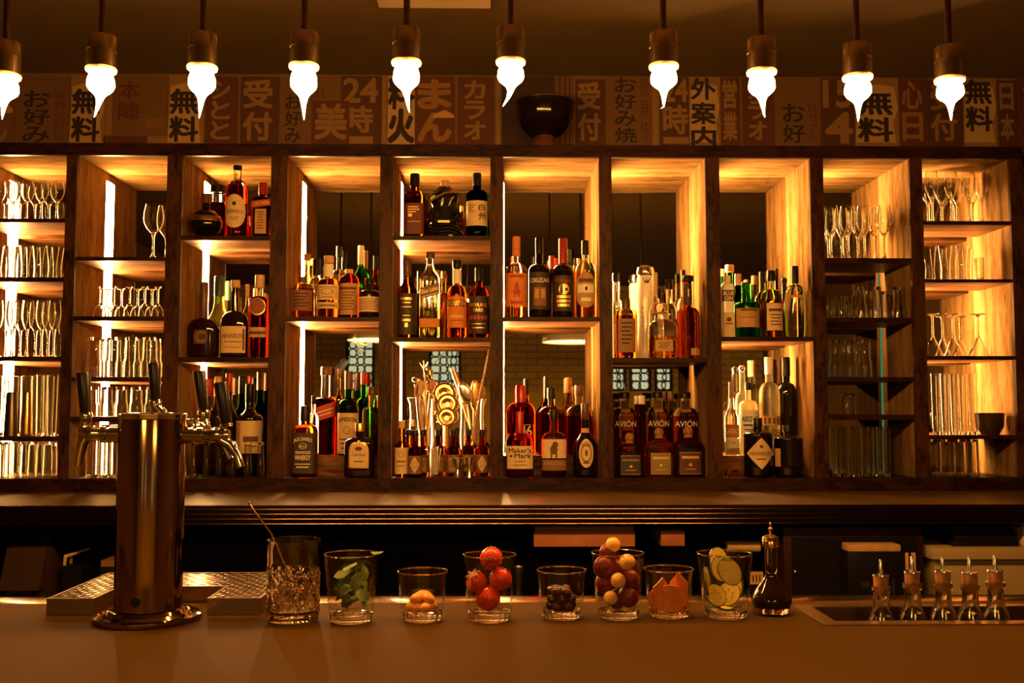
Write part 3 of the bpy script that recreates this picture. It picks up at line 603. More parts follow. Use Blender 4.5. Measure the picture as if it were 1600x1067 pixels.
# --- fourth bay, bottom
bottle(3,1,0,479,38,634,'square','square bottle with black label and black cap, front left of the fourth bay',AB,BLACK,.0,None,zs=.62,zn=.74,rn=.36,ch=.22,cr=1.1,labs=[(.06,.62,1.5,'rect',DARKP,WHITEINK,[("JACK DANIEL'S",.26,.78,.74,.90,.03,WHITEINK,.04),('()',.40,.60,.60,.75,0),('Old No.7',.42,.64,.58,.70),('TENNESSEE',.30,.48,.70,.55),('WHISKEY',.30,.33,.70,.45,.03),('#',.3,.22,.7,.24),('#',.34,.14,.66,.17)])])
bottle(3,1,2,510,34,573,'square','red whiskey bottle with slanted label standing on the riser of the fourth bay',RED,BROWNCAP,.62,CLEAR,riser=True,zs=.58,zn=.66,rn=.40,ch=.10,sq=3,labs=[(.40,.56,1.1,'rect',REDP,WHITEINK,[('#',.1,.55,.9,.62),('#',.2,.3,.8,.36)],.35)])
bottle(3,1,1,546,33,580,'round','green whiskey bottle with cream label standing on the riser of the fourth bay',GREEN,BROWNCAP,riser=True,zs=.52,zn=.68,rn=.36,ch=.22,labs=[(.02,.50,1.35,'rect',CREAM,INK,[('JAMESON',.14,.76,.86,.90,.04,INK,.03),('()',.40,.48,.60,.68),('#',.22,.34,.78,.37),('#',.26,.24,.74,.27),('#',.3,.12,.7,.15)])])
bottle(3,1,0,564,47,661,'flat','broad dark whisky bottle with gold edged arched label, front right of the fourth bay',DARKRED,GOLD,zs=.60,zn=.74,rn=.28,ch=.16,cr=1.15,dep=.6,labs=[(.17,.68,.66,'arch',GOLD,INK,[]),(.19,.66,.58,'arch',CREAM,INKBROWN,[('o',.3,.64,.7,.80,0,INKBROWN),('Crown Royal',.14,.40,.86,.54),('#',.25,.2,.75,.24)])])
bottle(3,1,2,531,16,576,'round','slim bottle with pale cork stopper behind the green whiskey bottle',PALE,CORK,riser=True,ch=.12,cr=1.3)
bottle(3,1,2,569,24,582,'round','bottle with red foil cap at the back right of the fourth bay',GREEN,REDCAP,riser=True,ch=.15)
bottle(3,1,1,584,30,604,'square','short clear decanter with square stopper at the right of the fourth bay riser',PALE,BROWNCAP,.45,CLEAR,riser=True,rn=.5,ch=.13,zs=.6,zn=.7)
bottle(3,1,2,492,18,618,'round','small clear bottle behind the black labelled bottle, fourth bay',CLEAR,BLACK,riser=True)
# --- fifth bay, top
bottle(4,0,0,647,33,272,'square','dark red whisky bottle with black cap and dark label, left of the sculpted bottle',BROWN,BLACK,sq=4,zs=.60,zn=.73,rn=.40,ch=.20,labs=[(.04,.52,.95,'rect',mat('deep red paper',(.10,.012,.01),.6),GOLDINK,[('#',.2,.86,.7,.89),('#',.2,.78,.75,.81),('#',.2,.70,.6,.73),('#',.22,.56,.4,.66),('#',.2,.4,.8,.41)])])
bottle(4,0,0,745,35,271,'round','dark green whisky bottle with cream label and brush writing, right of the sculpted bottle',DGREEN,BLACK,zs=.62,zn=.74,rn=.36,ch=.20,labs=[(.17,.55,1.2,'rect',CREAM,INK,[('白',.56,.60,.80,.86,.03),('州',.56,.22,.84,.54,.03)]+lines(.8,4,.08,.12,.46,INKBROWN))])
USED.setdefault((4,0,False),[]).append((P(695,300,3.87).x,3.87,.080,.056))
T = thing('sculpted_bottle','black sculpted armoured figure bottle with gold cap on the top shelf of the fifth bay','bottle',(P(695,300,3.87).x,3.87,SZ[4][0]+.0005)); s = 3.87/FPX; H = (P(695,282,3.87).z-SZ[4][0])
m = MB(); rs = random.Random(3); ph = [rs.uniform(0, 6.28) for _ in range(6)]
def lump(a, r, z):
    k = 1+.10*math.sin(5*a+ph[0]+z*60)+.08*math.sin(9*a+ph[1]-z*90)+.05*math.sin(14*a+z*150); return k*1.0, k*.62
m.lathe([(0,0),(24*s,0),(27*s,.01),(27*s,.03),(25*s,.05),(22*s,.075),(18*s,.10),(17*s,.125),(21*s,.15),(19*s,.165),(24*s,.168),(15*s,.185),(8*s,.198),(6*s,H-.02),(0,H-.02)], 48, mul=lump)
for sx in (-1, 1): m.tube([(sx*16*s,-.03,.10),(sx*24*s,-.04,.075),(sx*14*s,-.055,.055),(0,-.06,.06)], [.014,.013,.011,.008], 10)
for k in range(5): m.tube([(-20*s,-.05,.02+.012*k),(-7*s,-.062,.014+.013*k),(7*s,-.062,.02+.012*k),(20*s,-.05,.012+.012*k)], .004, 6)
m.build('bottle_glass', BLACKGLOSS, T)
m = MB(); m.lathe([(6*s,H-.026),(6.6*s,H-.025),(6.6*s,H-.002),(0,H)], 18); m.build('cap', TANCAP, T)
m = MB(); m.box(-.022,.022,-.076,-.069,.048,.056); m.build('belt_plate', GOLD, T); m = MB(); m.tube([(-.05,-.05,.135),(0,-.066,.16),(.055,-.045,.175)], .004, 6); m.build('helmet_crest', GOLD, T)
bottle(4,0,2,721,14,322,'round','small glowing amber bottle at the back beside the sculpted bottle',AB,GOLD)
# --- fifth bay, middle
bottle(4,1,0,636,31,406,'wine','round shouldered whisky bottle with black label, leftmost on the fifth bay middle shelf',BROWN,BROWNCAP,zs=.58,zn=.76,rn=.36,ch=.22,labs=[(.04,.56,1.3,'rect',DARKP,GOLDINK,[('#',.28,.84,.72,.90),('#',.34,.76,.66,.79),('#',.3,.66,.7,.68),('#',.36,.45,.64,.47),('#',.34,.32,.66,.38),('#',.44,.18,.56,.28)])])
bottle(4,1,0,672,32,394,'square','clear square bottle with slanted label and orange lower band, fifth bay middle shelf',OLIVE,BROWNCAP,.42,CLEAR,sq=6,dep=.95,zs=.66,zn=.86,rn=.36,ch=.08,cr=1.2,sh='slope',labs=[(.47,.60,.96,'rect',BROWNP,WHITEINK,[('Blue Label',.1,.4,.9,.8,.03),('#',.1,.12,.9,.18)],.28),(.12,.22,.96,'rect',ORANGEP,INK,[])])
bottle(4,1,0,714,31,407,'round','amber whiskey bottle with arched orange label, third on the middle shelf of the fifth bay',AB,BLACK,.68,CLEAR,zs=.50,zn=.68,rn=.44,ch=.10,labs=[(.13,.56,1.2,'arch',ORANGEP,INKBROWN,[('#',.04,.62,.96,.82,0,DARKP),('MIDLETON',.1,.65,.9,.79,.03,GOLDINK),('#',.2,.3,.8,.36,0,CREAM),('#',.2,.2,.8,.22)]),(.70,.88,1.2,'rect',WHITEP,INK,[])])
bottle(4,1,0,748,32,418,'round','dark amber bottle with pale lettering, rightmost on the middle shelf of the fifth bay',BROWN,BLACK,zs=.58,zn=.72,rn=.36,ch=.20,labs=[(.06,.58,1.25,'rect',DARKP,GOLDINK,[('HIGHLAND',.14,.72,.86,.82,.02),('PARK',.3,.58,.7,.68,.02),('#',.05,.38,.95,.48,0,REDP),('#',.2,.25,.8,.27),('#',.25,.14,.75,.17)])])
bottle(4,1,2,655,18,424,'round','greenish clear bottle behind the first two bottles of the middle shelf, fifth bay',OLIVE,BLACK)
bottle(4,1,2,693,19,424,'round','clear bottle with cork between the slanted label bottle and the orange labelled one',PALE,CORK,ch=.10,cr=1.25)
# --- fifth bay, bottom: bitters bottles
USED[(4,2,False)] = [(P(681,500,3.85).x,3.85,.046,.046),(P(716,500,3.835).x,3.835,.024,.024),(P(734,500,3.84).x,3.84,.02,.02),(P(660,500,4.03).x,4.03,.059,.059),(P(737,500,4.03).x,4.03,.061,.061)]
bottle(4,2,0,627,22,657,'wine','tall bottle with cream paper wrap, left of the bitters bottles in the fifth bay',AB,TANCAP,labs=[(.06,.52,1.5,'rect',CREAM,INKBROWN,[('()',.38,.62,.62,.86),('#',.3,.45,.7,.5),('#',.34,.3,.66,.33)])],zs=.54,zn=.64,rn=.46,ch=.14,name='bitters_bottle')
for q, (xc, tp, r_) in enumerate(((640,671,1),(650,672,0),(662,671,1),(686,671,1),(709,671,1),(732,671,1),(755,671,1))):
    bottle(4,2,r_ if r_ == 0 else 3,xc,24 if r_ == 0 else 22,tp,'round',['small dark bitters bottle half hidden left of the labelled bitters','small bitters bottle with diamond label, beside the cream wrapped bottle','small dark bitters bottle behind the straw glass, left side','small dark bitters bottle behind the straw glass, right side','small dark bitters bottle just left of the larger jigger','small dark bitters bottle behind the taller jigger','rightmost small bitters bottle with diamond label'][q],BROWN,BLACK,zs=.52,zn=.66,rn=.42,ch=.14,cr=1.15,name='bitters_bottle',labs=[(.08,.46,1.2,'rect',BROWNP,GOLDINK,[])]+([(.10,.44,.7,'diamond',CREAM,INKBROWN,[('()',.3,.3,.7,.7)])] if q in (1,6) else [(.12,.40,.6,'rect',TAN,INKBROWN,lines(.7,3,.2))]))
# --- bay six, top
bottle(5,0,0,807,34,370,'round','clear rum bottle with orange label and red rider, leftmost of the four rums',PALE,ORANGEP,.56,CLEAR,zs=.52,zn=.68,rn=.34,ch=.24,cr=1.08,labs=[(.13,.54,1.3,'rect',ORANGEP,REDINK,[('#',.25,.86,.75,.94),('o',.45,.62,.55,.74),('#',.42,.42,.58,.64),('o',.36,.34,.64,.52),('#',.40,.28,.46,.4),('#',.54,.28,.6,.4),('#',.28,.08,.72,.17)])])
bottle(5,0,0,843,35,372,'round','black rum bottle with pale name and brown label, second of the four rums',BLACKG,BLACK,zs=.56,zn=.68,rn=.34,ch=.20,skirt=.0,labs=[(.10,.56,1.2,'rect',DARKP,WHITEINK,[('CRUZAN',.14,.72,.86,.84,.03),('#',.26,.1,.74,.6,0,BROWNP),('#',.3,.3,.46,.55,0,TAN),('#',.54,.3,.7,.55,0,TAN)])])
bottle(5,0,0,880,35,373,'round','black rum bottle with red capsule and gold sun, third of the four rums',BLACKG,REDCAP,zs=.54,zn=.68,rn=.36,ch=.32,labs=[(.08,.52,1.1,'rect',DARKP,GOLDINK,[('Kings',.18,.78,.78,.92,.02,REDINK),('o',.30,.46,.72,.76,0,GOLDINK),('o',.22,.48,.58,.76,0,DARKP),('#',.2,.36,.8,.44),('#',.2,.24,.8,.32),('#',.24,.12,.76,.2)])])
bottle(5,0,0,917,34,376,'round','clear pale bottle with cream arched label, rightmost of the four rums',PALE,BLACK,.60,CLEAR,zs=.56,zn=.74,rn=.32,ch=.18,labs=[(.13,.58,1.15,'oval',TAN,INKBROWN,[('#',.14,.42,.86,.66,0,WHITEP),('o',.45,.48,.55,.60,0,INK),('#',.2,.72,.8,.82,),('#',.3,.18,.7,.28,0,WHITEP)])])
bottle(5,0,2,862,22,400,'round','bottle with bright red cap at the back behind the black rums',BROWN,REDCAP,ch=.2)
bottle(5,0,2,889,22,390,'wine','green necked bottle at the back behind the third and fourth rums',GREEN,GREENCAP,ch=.2)
bottle(5,0,2,904,13,404,'round','small clear bottle with gold cap behind the rightmost rum',PALE,GOLD,ch=.15)
# --- bay six, bottom
bottle(5,1,0,812,43,643,'square','bourbon bottle with cream label and long red wax neck, in front of its taller twin',AB,REDWAX,sq=3.2,dep=.7,zs=.50,zn=.70,rn=.26,ch=.44,cr=1.12,labs=[(.13,.475,.98,'rect',CREAM,INK,[("Maker's",.1,.70,.9,.92,.03),('o',.12,.50,.24,.62,0,INKBROWN),('Mark',.30,.46,.9,.68,.03),('WHISKY',.28,.28,.72,.36,.02),('#',.25,.15,.75,.18)])])
bottle(5,1,1,814,45,602,'square','taller red bourbon bottle with number lettering behind the cream labelled bourbon',RED,REDWAX,riser=True,sq=3,dep=.6,zs=.58,zn=.76,rn=.32,ch=.32,cr=1.1,labs=[(.26,.44,.9,'rect',RED,WHITEINK,[('46',.45,.1,.9,.9,.03),('#',.5,.95,.85,.99)])] )
bottle(5,1,0,865,39,640,'jug','small amber bourbon bottle with torn label and animal drawing, right of the red wax bottles',AB,BLACK,.48,CLEAR,zs=.50,zn=.68,rn=.32,ch=.14,cr=1.1,labs=[(.28,.56,1.05,'rect',CREAM,INKBROWN,[('o',.34,.2,.62,.7),('o',.42,.55,.64,.88),('#',.36,.0,.42,.3),('#',.54,.0,.6,.3)]),(.10,.26,1.0,'rect',BROWNP,REDINK,[('BUFFALO TRACE',.12,.5,.88,.85,.01,TAN)])])
bottle(5,1,0,916,38,630,'slope','dark bottle with round cream seal label, front right of the bay right of centre',BLACKG,BROWNCAP,zs=.42,zn=.66,rn=.32,ch=.22,cr=1.05,labs=[(.13,.52,.62,'oval',CREAM,INKBROWN,[('()',.14,.2,.86,.8),('MICHTERS',.2,.78,.8,.88,.02,INKBROWN,.07),('o',.42,.4,.58,.62),('#',.3,.14,.7,.2)]),(.60,.66,1.0,'rect',TAN,INK,[])])
bottle(5,1,1,861,42,606,'round','broad bourbon bottle with black stopper standing behind the small one with animal drawing',RED,BLACK,.60,CLEAR,riser=True,zs=.56,zn=.74,rn=.26,ch=.17,cr=1.25,dep=.75)
bottle(5,1,1,909,46,602,'round','broad bourbon bottle with tan stopper on the riser, right of the bay right of centre',RED,BROWNCAP,.56,CLEAR,riser=True,zs=.56,zn=.72,rn=.30,ch=.16,cr=1.05,dep=.75)
bottle(5,1,2,853,18,588,'wine','tall bottle with long black capsule at the back of the bay right of centre',BROWN,BLACK,riser=True,ch=.30,Y=4.085)
bottle(5,1,2,888,17,590,'round','clear bottle with pale cork and dark top between the two broad bourbons',PALE,CORK,riser=True,rn=.6,ch=.2,Y=4.085)
bottle(5,1,2,822,20,592,'wine','bottle with black cap rising behind the red wax necks',AB,BLACK,riser=True,ch=.22,Y=4.085)
# --- bay seven, top
bottle(6,0,0,978,35,467,'flat','flat amber tequila bottle with dark label, leftmost in the bay with the white porcelain bottle',AB,BROWNCAP,.70,PALE,zs=.72,zn=.84,rn=.34,ch=.17,cr=1.15,sq=3,labs=[(.10,.66,.78,'rect',mat('dark amber paper',(.22,.09,.02),.5),INK,lines(.85,6,.12))])
bottle(6,0,2,963,18,427,'round','tall bottle with black cap and white neck behind the flat amber tequila bottle',CLEAR,BLACK,rn=.6,ch=.10,labs=[(.62,.86,.7,'rect',WHITEP,INK,[('#',.4,.2,.6,.7)])])
USED.setdefault((6,0,False),[]).append((P(1009,500,4.0).x,4.0,.042,.042))
T = thing('porcelain_bottle','tall white porcelain tequila bottle with painted flower and silver dome stopper','bottle',(P(1009,500,4.0).x,4.0,SZ[6][0]+.0005)); s = 4.0/FPX; H = P(1009,414,4.0).z-SZ[6][0]
m = MB(); m.lathe([(0,0),(17*s,0),(18.5*s,.01),(16*s,.05),(13.5*s,.11),(12.5*s,.17),(13*s,.22),(13.5*s,H-.055),(12*s,H-.045),(8*s,H-.04),(0,H-.04)], 28); m.build('bottle_body', PORC, T)
m = MB(); m.lathe([(8*s,H-.04),(13.5*s,H-.04),(14.5*s,H-.03),(13*s,H-.012),(7*s,H-.002),(0,H)], 28); m.build('cap', SILVER, T)
m = MB()
for k in range(7):
    a = -.5+k*.16; r = 13.9*s; x0 = r*math.sin(a); y0 = -r*math.cos(a); m.tube([(r*math.sin(a*.3),-r*math.cos(a*.3),H-.075),(x0,y0,H-.06+.010*math.cos(k*2))], [.0025,.0008], 6)
for j in range(9):
    for sx in (-1, 1): m.ball((12.9*s*math.sin(.55*sx), -12.9*s*math.cos(.55*sx), .06+j*.018), .0025, 8)
m.build('painted_flower', BLUEP, T)
bottle(6,0,1,1024,21,426,'wine','clear bottle with capsule and yellow neck label right of the porcelain bottle',CLEAR,CREAM,ch=.25,zs=.5,labs=[(.52,.66,.9,'rect',TAN,REDINK,[('#',.3,.2,.6,.8)])])
bottle(6,0,0,1035,46,473,'square','squat clear tequila bottle with round glass stopper in the middle of that shelf',PALE,CLEAR,.40,CLEAR,zs=.50,zn=.70,rn=.32,ch=.26,ball=True,sq=3.5,dep=.7,labs=[(.12,.32,.6,'rect',mat('dim gold paper',(.40,.25,.08),.5),INKBROWN,lines(.7,3,.2))])
bottle(6,0,1,1046,28,437,'round','clear bottle with grey stopper behind the squat clear bottle',CLEAR,BLACK,ch=.12,cr=1.3,labs=[(.25,.5,1.0,'rect',BROWNP,INK,[])])
bottle(6,0,0,1075,36,431,'round','red amber tequila bottle with long dark neck label, rightmost on the porcelain bottle shelf',glass('red amber spirit',(.52,.18,.05),1.4),BLACK,zs=.50,zn=.62,rn=.36,ch=.07,cr=1.45,labs=[(.64,.90,1.2,'rect',DARKP,GOLDINK,[('#',.45,.4,.55,.75)]),(.04,.12,.5,'rect',TAN,INK,[],0,.55)])
bottle(6,0,2,1068,22,422,'round','clear bottle with black stopper behind the red amber tequila',CLEAR,BLACK,ch=.1)
# --- bay seven, bottom
for xc, tp, wv, lab, cm in ((975,613,38,'left of three bottles with pale capital lettering on the riser, black cap',PALE),(1026,612,37,'middle of three bottles with pale capital lettering on the riser',PALE),(1078,613,40,'right of three bottles with pale capital lettering on the riser, amber filled',AB)):
    bottle(6,1,1,xc,wv,tp,'square',lab,cm,BLACK,.62,CLEAR,riser=True,sq=2.6,dep=.7,zs=.62,zn=.76,rn=.38,ch=.10,cr=1.2,labs=[(.44,.58,.95,'rect',THIN,WHITEINK,[('AVIÓN',.04,.1,.96,.9,.01)]),(.68,.86,1.0,'rect',BROWNP,INK,[])])
bottle(6,1,2,1002,26,618,'round','amber liqueur bottle with gold cap between the left and middle lettered bottles',RED,WHITECAP,riser=True)
bottle(6,1,2,1047,24,612,'round','dark bottle with brown capsule behind, between the middle and right lettered bottles',OLIVE,BROWNCAP,riser=True)
for xc, tp, wv, lab, bm, lm in ((982,676,43,'squat bottle with black framed label, front left under the lettered bottles',DARKRED,DARKP),(1028,668,44,'squat pale bottle with yellowish framed label, front middle under the lettered bottles',PALE,mat('olive gold paper',(.22,.16,.04),.5)),(1080,666,52,'squat dark bottle with maroon framed label, front right under the lettered bottles',DARKRED,mat('maroon paper',(.07,.012,.014),.5))):
    bottle(6,1,0,xc,wv,tp,'square',lab,bm,CORK,.55,PALE,sq=4,dep=.75,zs=.56,zn=.74,rn=.28,ch=.22,ball=True,labs=[(.06,.49,.70,'rect',TAN,INK,[]),(.07,.48,.685,'rect',lm,GOLDINK,[('PATRÓN' if xc < 1000 else '#',.1,.72,.9,.84)]+[('o',.42,.35,.58,.5),('#',.25,.2,.75,.23)])])
# --- bay eight, top
bottle(7,0,0,1137,20,431,'square','slim white labelled gin bottle with dark red band, leftmost in the third bay from right',PORC,WHITECAP,zs=.78,zn=.88,rn=.5,ch=.10,sq=5,labs=[(.58,.76,1.0,'rect',mat('dark red band',(.10,.01,.008),.5),WHITEINK,[('BLUE',.12,.52,.88,.88,.03),('GIN',.2,.08,.8,.44,.03)]),(.02,.40,.9,'rect',CREAM,INKBROWN,[('#',.2,.5,.8,.55),('o',.3,.6,.7,.8)])])
bottle(7,0,2,1141,19,414,'round','green bottle with wide tan cap behind the white labelled gin',GREEN,TANCAP,ch=.10,cr=1.5,rn=.5)
bottle(7,0,1,1154,20,428,'wine','dark green bottle with brown capsule between the white gin and the broad green gin',DGREEN,TANCAP,ch=.18,rn=.5)
bottle(7,0,0,1167,39,442,'squat','broad green gin bottle with tan label in the third bay from right',GREEN,BROWNCAP,zs=.58,zn=.66,rn=.40,ch=.02,cr=1.05,upper=None,labs=[(.18,.52,1.2,'rect',TAN,INKBROWN,[('#',.2,.86,.8,.97),('#',.2,.5,.8,.53)])])
bottle(7,0,2,1180,22,431,'round','pale bottle with cork stopper behind the broad green gin',FGREEN,CORK,ch=.14,cr=1.3)
bottle(7,0,1,1192,27,425,'round','pale green bottle with black capsule behind the amber labelled gin',OLIVE,BLACK,ch=.16,zs=.5)
bottle(7,0,0,1206,34,423,'round','amber bottle with square cream label in the middle right of that gin shelf',AB,BLACK,.58,CLEAR,zs=.58,zn=.72,rn=.36,ch=.15,labs=[(.10,.50,.86,'rect',CREAM,INKBROWN,[('#',.12,.70,.88,.80)]+lines(.55,4,.12),0,.15)])
bottle(7,0,2,1214,16,420,'round','dark capped bottle behind the amber bottle on the gin shelf',BROWN,BLACK,ch=.12)
bottle(7,0,2,1226,24,433,'squat','dark bottle with ball shaped black stopper behind the clear gin',BLACKG,BLACKGLOSS,ch=.3,ball=True)
bottle(7,0,0,1243,31,416,'round','clear gin bottle with tall black capsule, rightmost on the gin shelf',PALE,BLACK,.0,CLEAR,zs=.58,zn=.74,rn=.36,ch=.24,labs=[(.60,.70,.36,'rect',THIN,WHITEINK,[('()',.1,.05,.9,.95,0,WHITEINK)]),(.54,.59,.7,'rect',THIN,REDINK,[('#',.05,.1,.95,.9,0,ORANGEP)])])
# --- bay eight, bottom
bottle(7,1,1,1141,22,597,'wine','clear rum bottle with orange and white labels by the left post, third bay from right',CLEAR,TANCAP,.6,CLEAR,riser=True,zs=.5,zn=.70,rn=.36,ch=.22,labs=[(.24,.42,1.3,'rect',ORANGEP,WHITEINK,[('LARIOS',.1,.3,.9,.7,.04)]),(.10,.23,1.1,'rect',WHITEP,REDINK,[('#',.4,.5,.6,.6)]),(.01,.09,1.1,'rect',TAN,INKBROWN,lines(.7,2,.3))])
bottle(7,1,2,1158,24,570,'round','clear vodka bottle with round silver stopper at the back, third bay from right',FROST,SILVER,riser=True,rn=.4,ch=.2,ball=True)
bottle(7,1,1,1167,34,598,'round','clear vodka bottle with blue lettering on a pale label in the third bay from right',FROST,BLACK,riser=True,zs=.66,zn=.76,rn=.30,ch=.10,labs=[(.20,.62,1.1,'rect',WHITEP,BLUEP,[('ABSOLUT',.08,.62,.92,.80,.05),('#',.15,.48,.85,.54),('#',.2,.34,.8,.38),('#',.25,.2,.75,.24)])])
bottle(7,1,1,1200,32,558,'round','tall frosted vodka bottle with tree row band in the third bay from right',FROST,WHITECAP,riser=True,zs=.60,zn=.74,rn=.38,ch=.18,labs=[(.30,.40,1.2,'rect',TAN,INKBROWN,[('#',.16+.18*k,.2,.26+.18*k,.8) for k in range(4)]),(.18,.28,1.2,'rect',THIN,INKBROWN,[('BELVEDERE',.05,.2,.95,.8,.02)])])
bottle(7,1,1,1234,31,558,'round','tall black bottle with beaded texture at the right of the third bay from right',BLACKG,BLACK,riser=True,zs=.60,zn=.74,rn=.40,ch=.20)
bottle(7,1,0,1181,44,653,'squat','squat black gin bottle with cream diamond label, front of third bay from right',BLACKG,BLACK,zs=.70,zn=.78,rn=.30,ch=.16,cr=1.1,labs=[(.14,.66,1.1,'diamond',CREAM,INKBROWN,[("HENDRICK'S",.14,.44,.86,.56,.02),('o',.44,.68,.56,.78),('#',.36,.3,.64,.34)])])
bottle(7,1,0,1228,46,664,'squat','squat plain black bottle right of the diamond labelled gin',BLACKG,BLACK,zs=.72,zn=.80,rn=.30,ch=.14,labs=[(.2,.55,.25,'rect',TAN,INK,[],0,-1.05)])
T = thing('glass_ornament','small faceted clear glass ornament at the front left of the third bay from right','ornament',(P(1144,742,3.85).x,3.85,Z_BT+.0005)); s = 3.85/FPX
m = MB(); m.lathe([(0,0),(10*s,0),(12.5*s,4*s),(8*s,11*s),(0,12.5*s)], 8); m.build('crystal_body', glass('pink tinted crystal',(1,.75,.65)), T, sharp=10)
# ---------------------------------------------------------------- glasses
def prof_wall(out, t, tb):                # closed solid wall from an outer profile
    inn = [(max(r-t, 0), z) for r, z in out if z > tb+out[0][1]]
    zt = out[-1][1]; inn = [(r, min(z, zt)) for r, z in inn]
    ri = max(.001, prof_at(out, tb)-t)
    return [(0, out[0][1])] + out + [(out[-1][0]-t*.5, zt+t*.3)] + inn[::-1] + [(ri, tb), (ri*.5, tb*.95), (0, tb*.95)]
def prof_at(o, z):
    for (r0, z0), (r1, z1) in zip(o, o[1:]):
        if z0 <= z <= z1 and z1 > z0: return r0+(r1-r0)*(z-z0)/(z1-z0)
    return o[-1][0]
def wine_prof(h, r, stem=.46):
    b = h*stem; rs = .004; bw = h-b; pr = [(0,0),(r*.82,0),(r*.84,.0015),(r*.3,.006),(rs+.002,.014),(rs,.03),(rs,b*.8),(rs+.003,b)]
    out = [(.35,.06),(.68,.18),(.92,.36),(1.,.52),(.97,.7),(.88,.86),(.80,1.)]
    pr += [(r*a, b+bw*z) for a, z in out]
    t = .0014; pr += [(r*a-t, b+bw*z) for a, z in out[::-1]] + [(0, b+bw*.05)]
    return pr
def flip(pr, h): return [(r, h+.0009-z) for r, z in pr][::-1]
def gmesh(kind, h, r):
    m = MB()
    if kind == 'wine': pr = wine_prof(h, r)
    elif kind == 'hour': pr = prof_wall([(r*.72,0),(r*.70,h*.08),(r*.62,h*.3),(r*.70,h*.55),(r*.86,h*.8),(r*.98,h)], .0016, .006)
    elif kind == 'tulip': pr = prof_wall([(r*.66,0),(r*.72,h*.1),(r*.92,h*.4),(r*.90,h*.6),(r*.74,h*.85),(r*.86,h)], .0016, .006)
    elif kind == 'high': pr = prof_wall([(r*.82,0),(r*.84,.002),(r*.92,h*.5),(r,h)], .0018, .012)
    elif kind == 'straight': pr = prof_wall([(r*.96,0),(r*.98,.002),(r,h*.5),(r,h)], .0018, .012)
    elif kind == 'rocks': pr = flip(prof_wall([(r*.84,0),(r*.87,.003),(r*.93,h*.3),(r,h)], .0028, .010), h)
    elif kind == 'rocksup': pr = prof_wall([(r*.84,0),(r*.87,.003),(r*.93,h*.3),(r,h)], .0028, .010)
    elif kind == 'stack':                 # tall ridged glass, mouth down
        pr = flip(prof_wall([(r*.72,0),(r*.78,.004),(r*.80,h*.25),(r*.84,h*.55),(r*.98,h*.62),(r,h*.8),(r,h)], .0028, .012), h)
    elif kind == 'coupe':
        b = h*.55; pr = [(0,0),(r*.62,0),(r*.64,.002),(r*.2,.006),(.004,.014),(.004,b),(r*.4,b+h*.05),(r*.85,b+h*.2),(r,h),(r-.0016,h),(r*.83,b+h*.215),(r*.38,b+h*.07),(0,b+h*.055)]; pr = flip(pr, h)
    elif kind == 'martini':
        b = h*.52; pr = [(0,0),(r*.72,0),(r*.74,.002),(r*.25,.005),(.004,.012),(.004,b),(r,h),(r-.002,h),(.004,b+.008),(0,b+.006)]; pr = flip(pr, h)
    m.lathe(pr, 22); o = m.build('tmp', CLEAR); me = o.data; bpy.data.objects.remove(o); return me
ORD = ['leftmost', 'second', 'third', 'fourth', 'fifth', 'sixth', 'seventh', 'eighth']
def glasses(bay, lvl, kind, xs, top, wpx, row, desc, shelfname, name, cat='glass', jit=.004, tops=None):
    Y = (3.855, 3.935, 4.02, 3.832)[row]; zb = SZ[bay][lvl]; bayn = BAYN[bay]; rs = random.Random(bay*97+lvl*13+row)
    xm = sum(xs)/len(xs); h = P(xm, top, Y).z-zb; me = None; r = wpx*Y/FPX/2; x0, x1 = BX[bay]
    r = min(r, .0385); px_ = [max(x0+r+.002, min(x1-r-.002, P(x, 500, Y).x)) for x in xs]
    if len(xs) > 1: r = min(r, min(b-a for a, b in zip(px_, px_[1:]))*.485)
    r = max(r, .012); jit = min(jit, max(0, .039-r))
    me = gmesh(kind, h, r); me.name = name
    for k, x in enumerate(xs):
        o = bpy.data.objects.new(name, me); COL.objects.link(o); o.location = (max(x0+r+.002, min(x1-r-.002, P(x, 500, Y).x)), Y+rs.uniform(-jit, jit), zb+.0006)
        rown = ('front row', 'second row', 'back row', 'front row')[row]
        wh = ORD[k] + ('' if k == 0 else ' from left') if len(xs) > 1 else 'single'
        lab = f"{wh}, {desc}, {rown} of {shelfname}, {bayn}"; tag(o, lab, cat, f"{desc} on {shelfname} of {bayn}")
# columns measured at mid height of the photo (x), tops (y)
glasses(0,0,'wine',[-8,14,37,60,84],284,21,0,'clear wine glass','top shelf','wine_glass'); glasses(0,0,'wine',[2,26,49,72],287,21,1,'clear wine glass','top shelf','wine_glass')
glasses(0,1,'hour',[-6,15,36,57,80],385,20,0,'curved tumbler','second shelf','curved_tumbler'); glasses(0,1,'hour',[5,26,47,68,88],387,20,1,'curved tumbler','second shelf','curved_tumbler')
glasses(0,2,'wine',[-4,20,44,66,86],470,22,0,'large wine glass','third shelf','wine_glass'); glasses(0,2,'wine',[9,33,56,77],473,22,1,'large wine glass','third shelf','wine_glass')
glasses(0,3,'high',[-6,69,86],586,19,0,'tall highball glass','fourth shelf','highball_glass'); glasses(0,3,'high',[3,24,45,62,80],588,19,1,'tall highball glass','fourth shelf','highball_glass')
glasses(0,4,'rocks',[-2,24,50,76],691,25,0,'upturned tumbler','bottom board','rocks_glass'); glasses(0,4,'rocks',[10,36,62,85],693,25,1,'upturned tumbler','bottom board','rocks_glass')
glasses(1,0,'wine',[237],321,36,0,'tall wine glass','top shelf','wine_glass'); glasses(1,0,'wine',[257],323,34,2,'tall wine glass','top shelf','wine_glass')
glasses(1,1,'coupe',[155,178,202,226,246],449,23,0,'upturned coupe glass','second shelf','coupe_glass'); glasses(1,1,'coupe',[166,190,214,237],452,23,1,'upturned coupe glass','second shelf','coupe_glass')
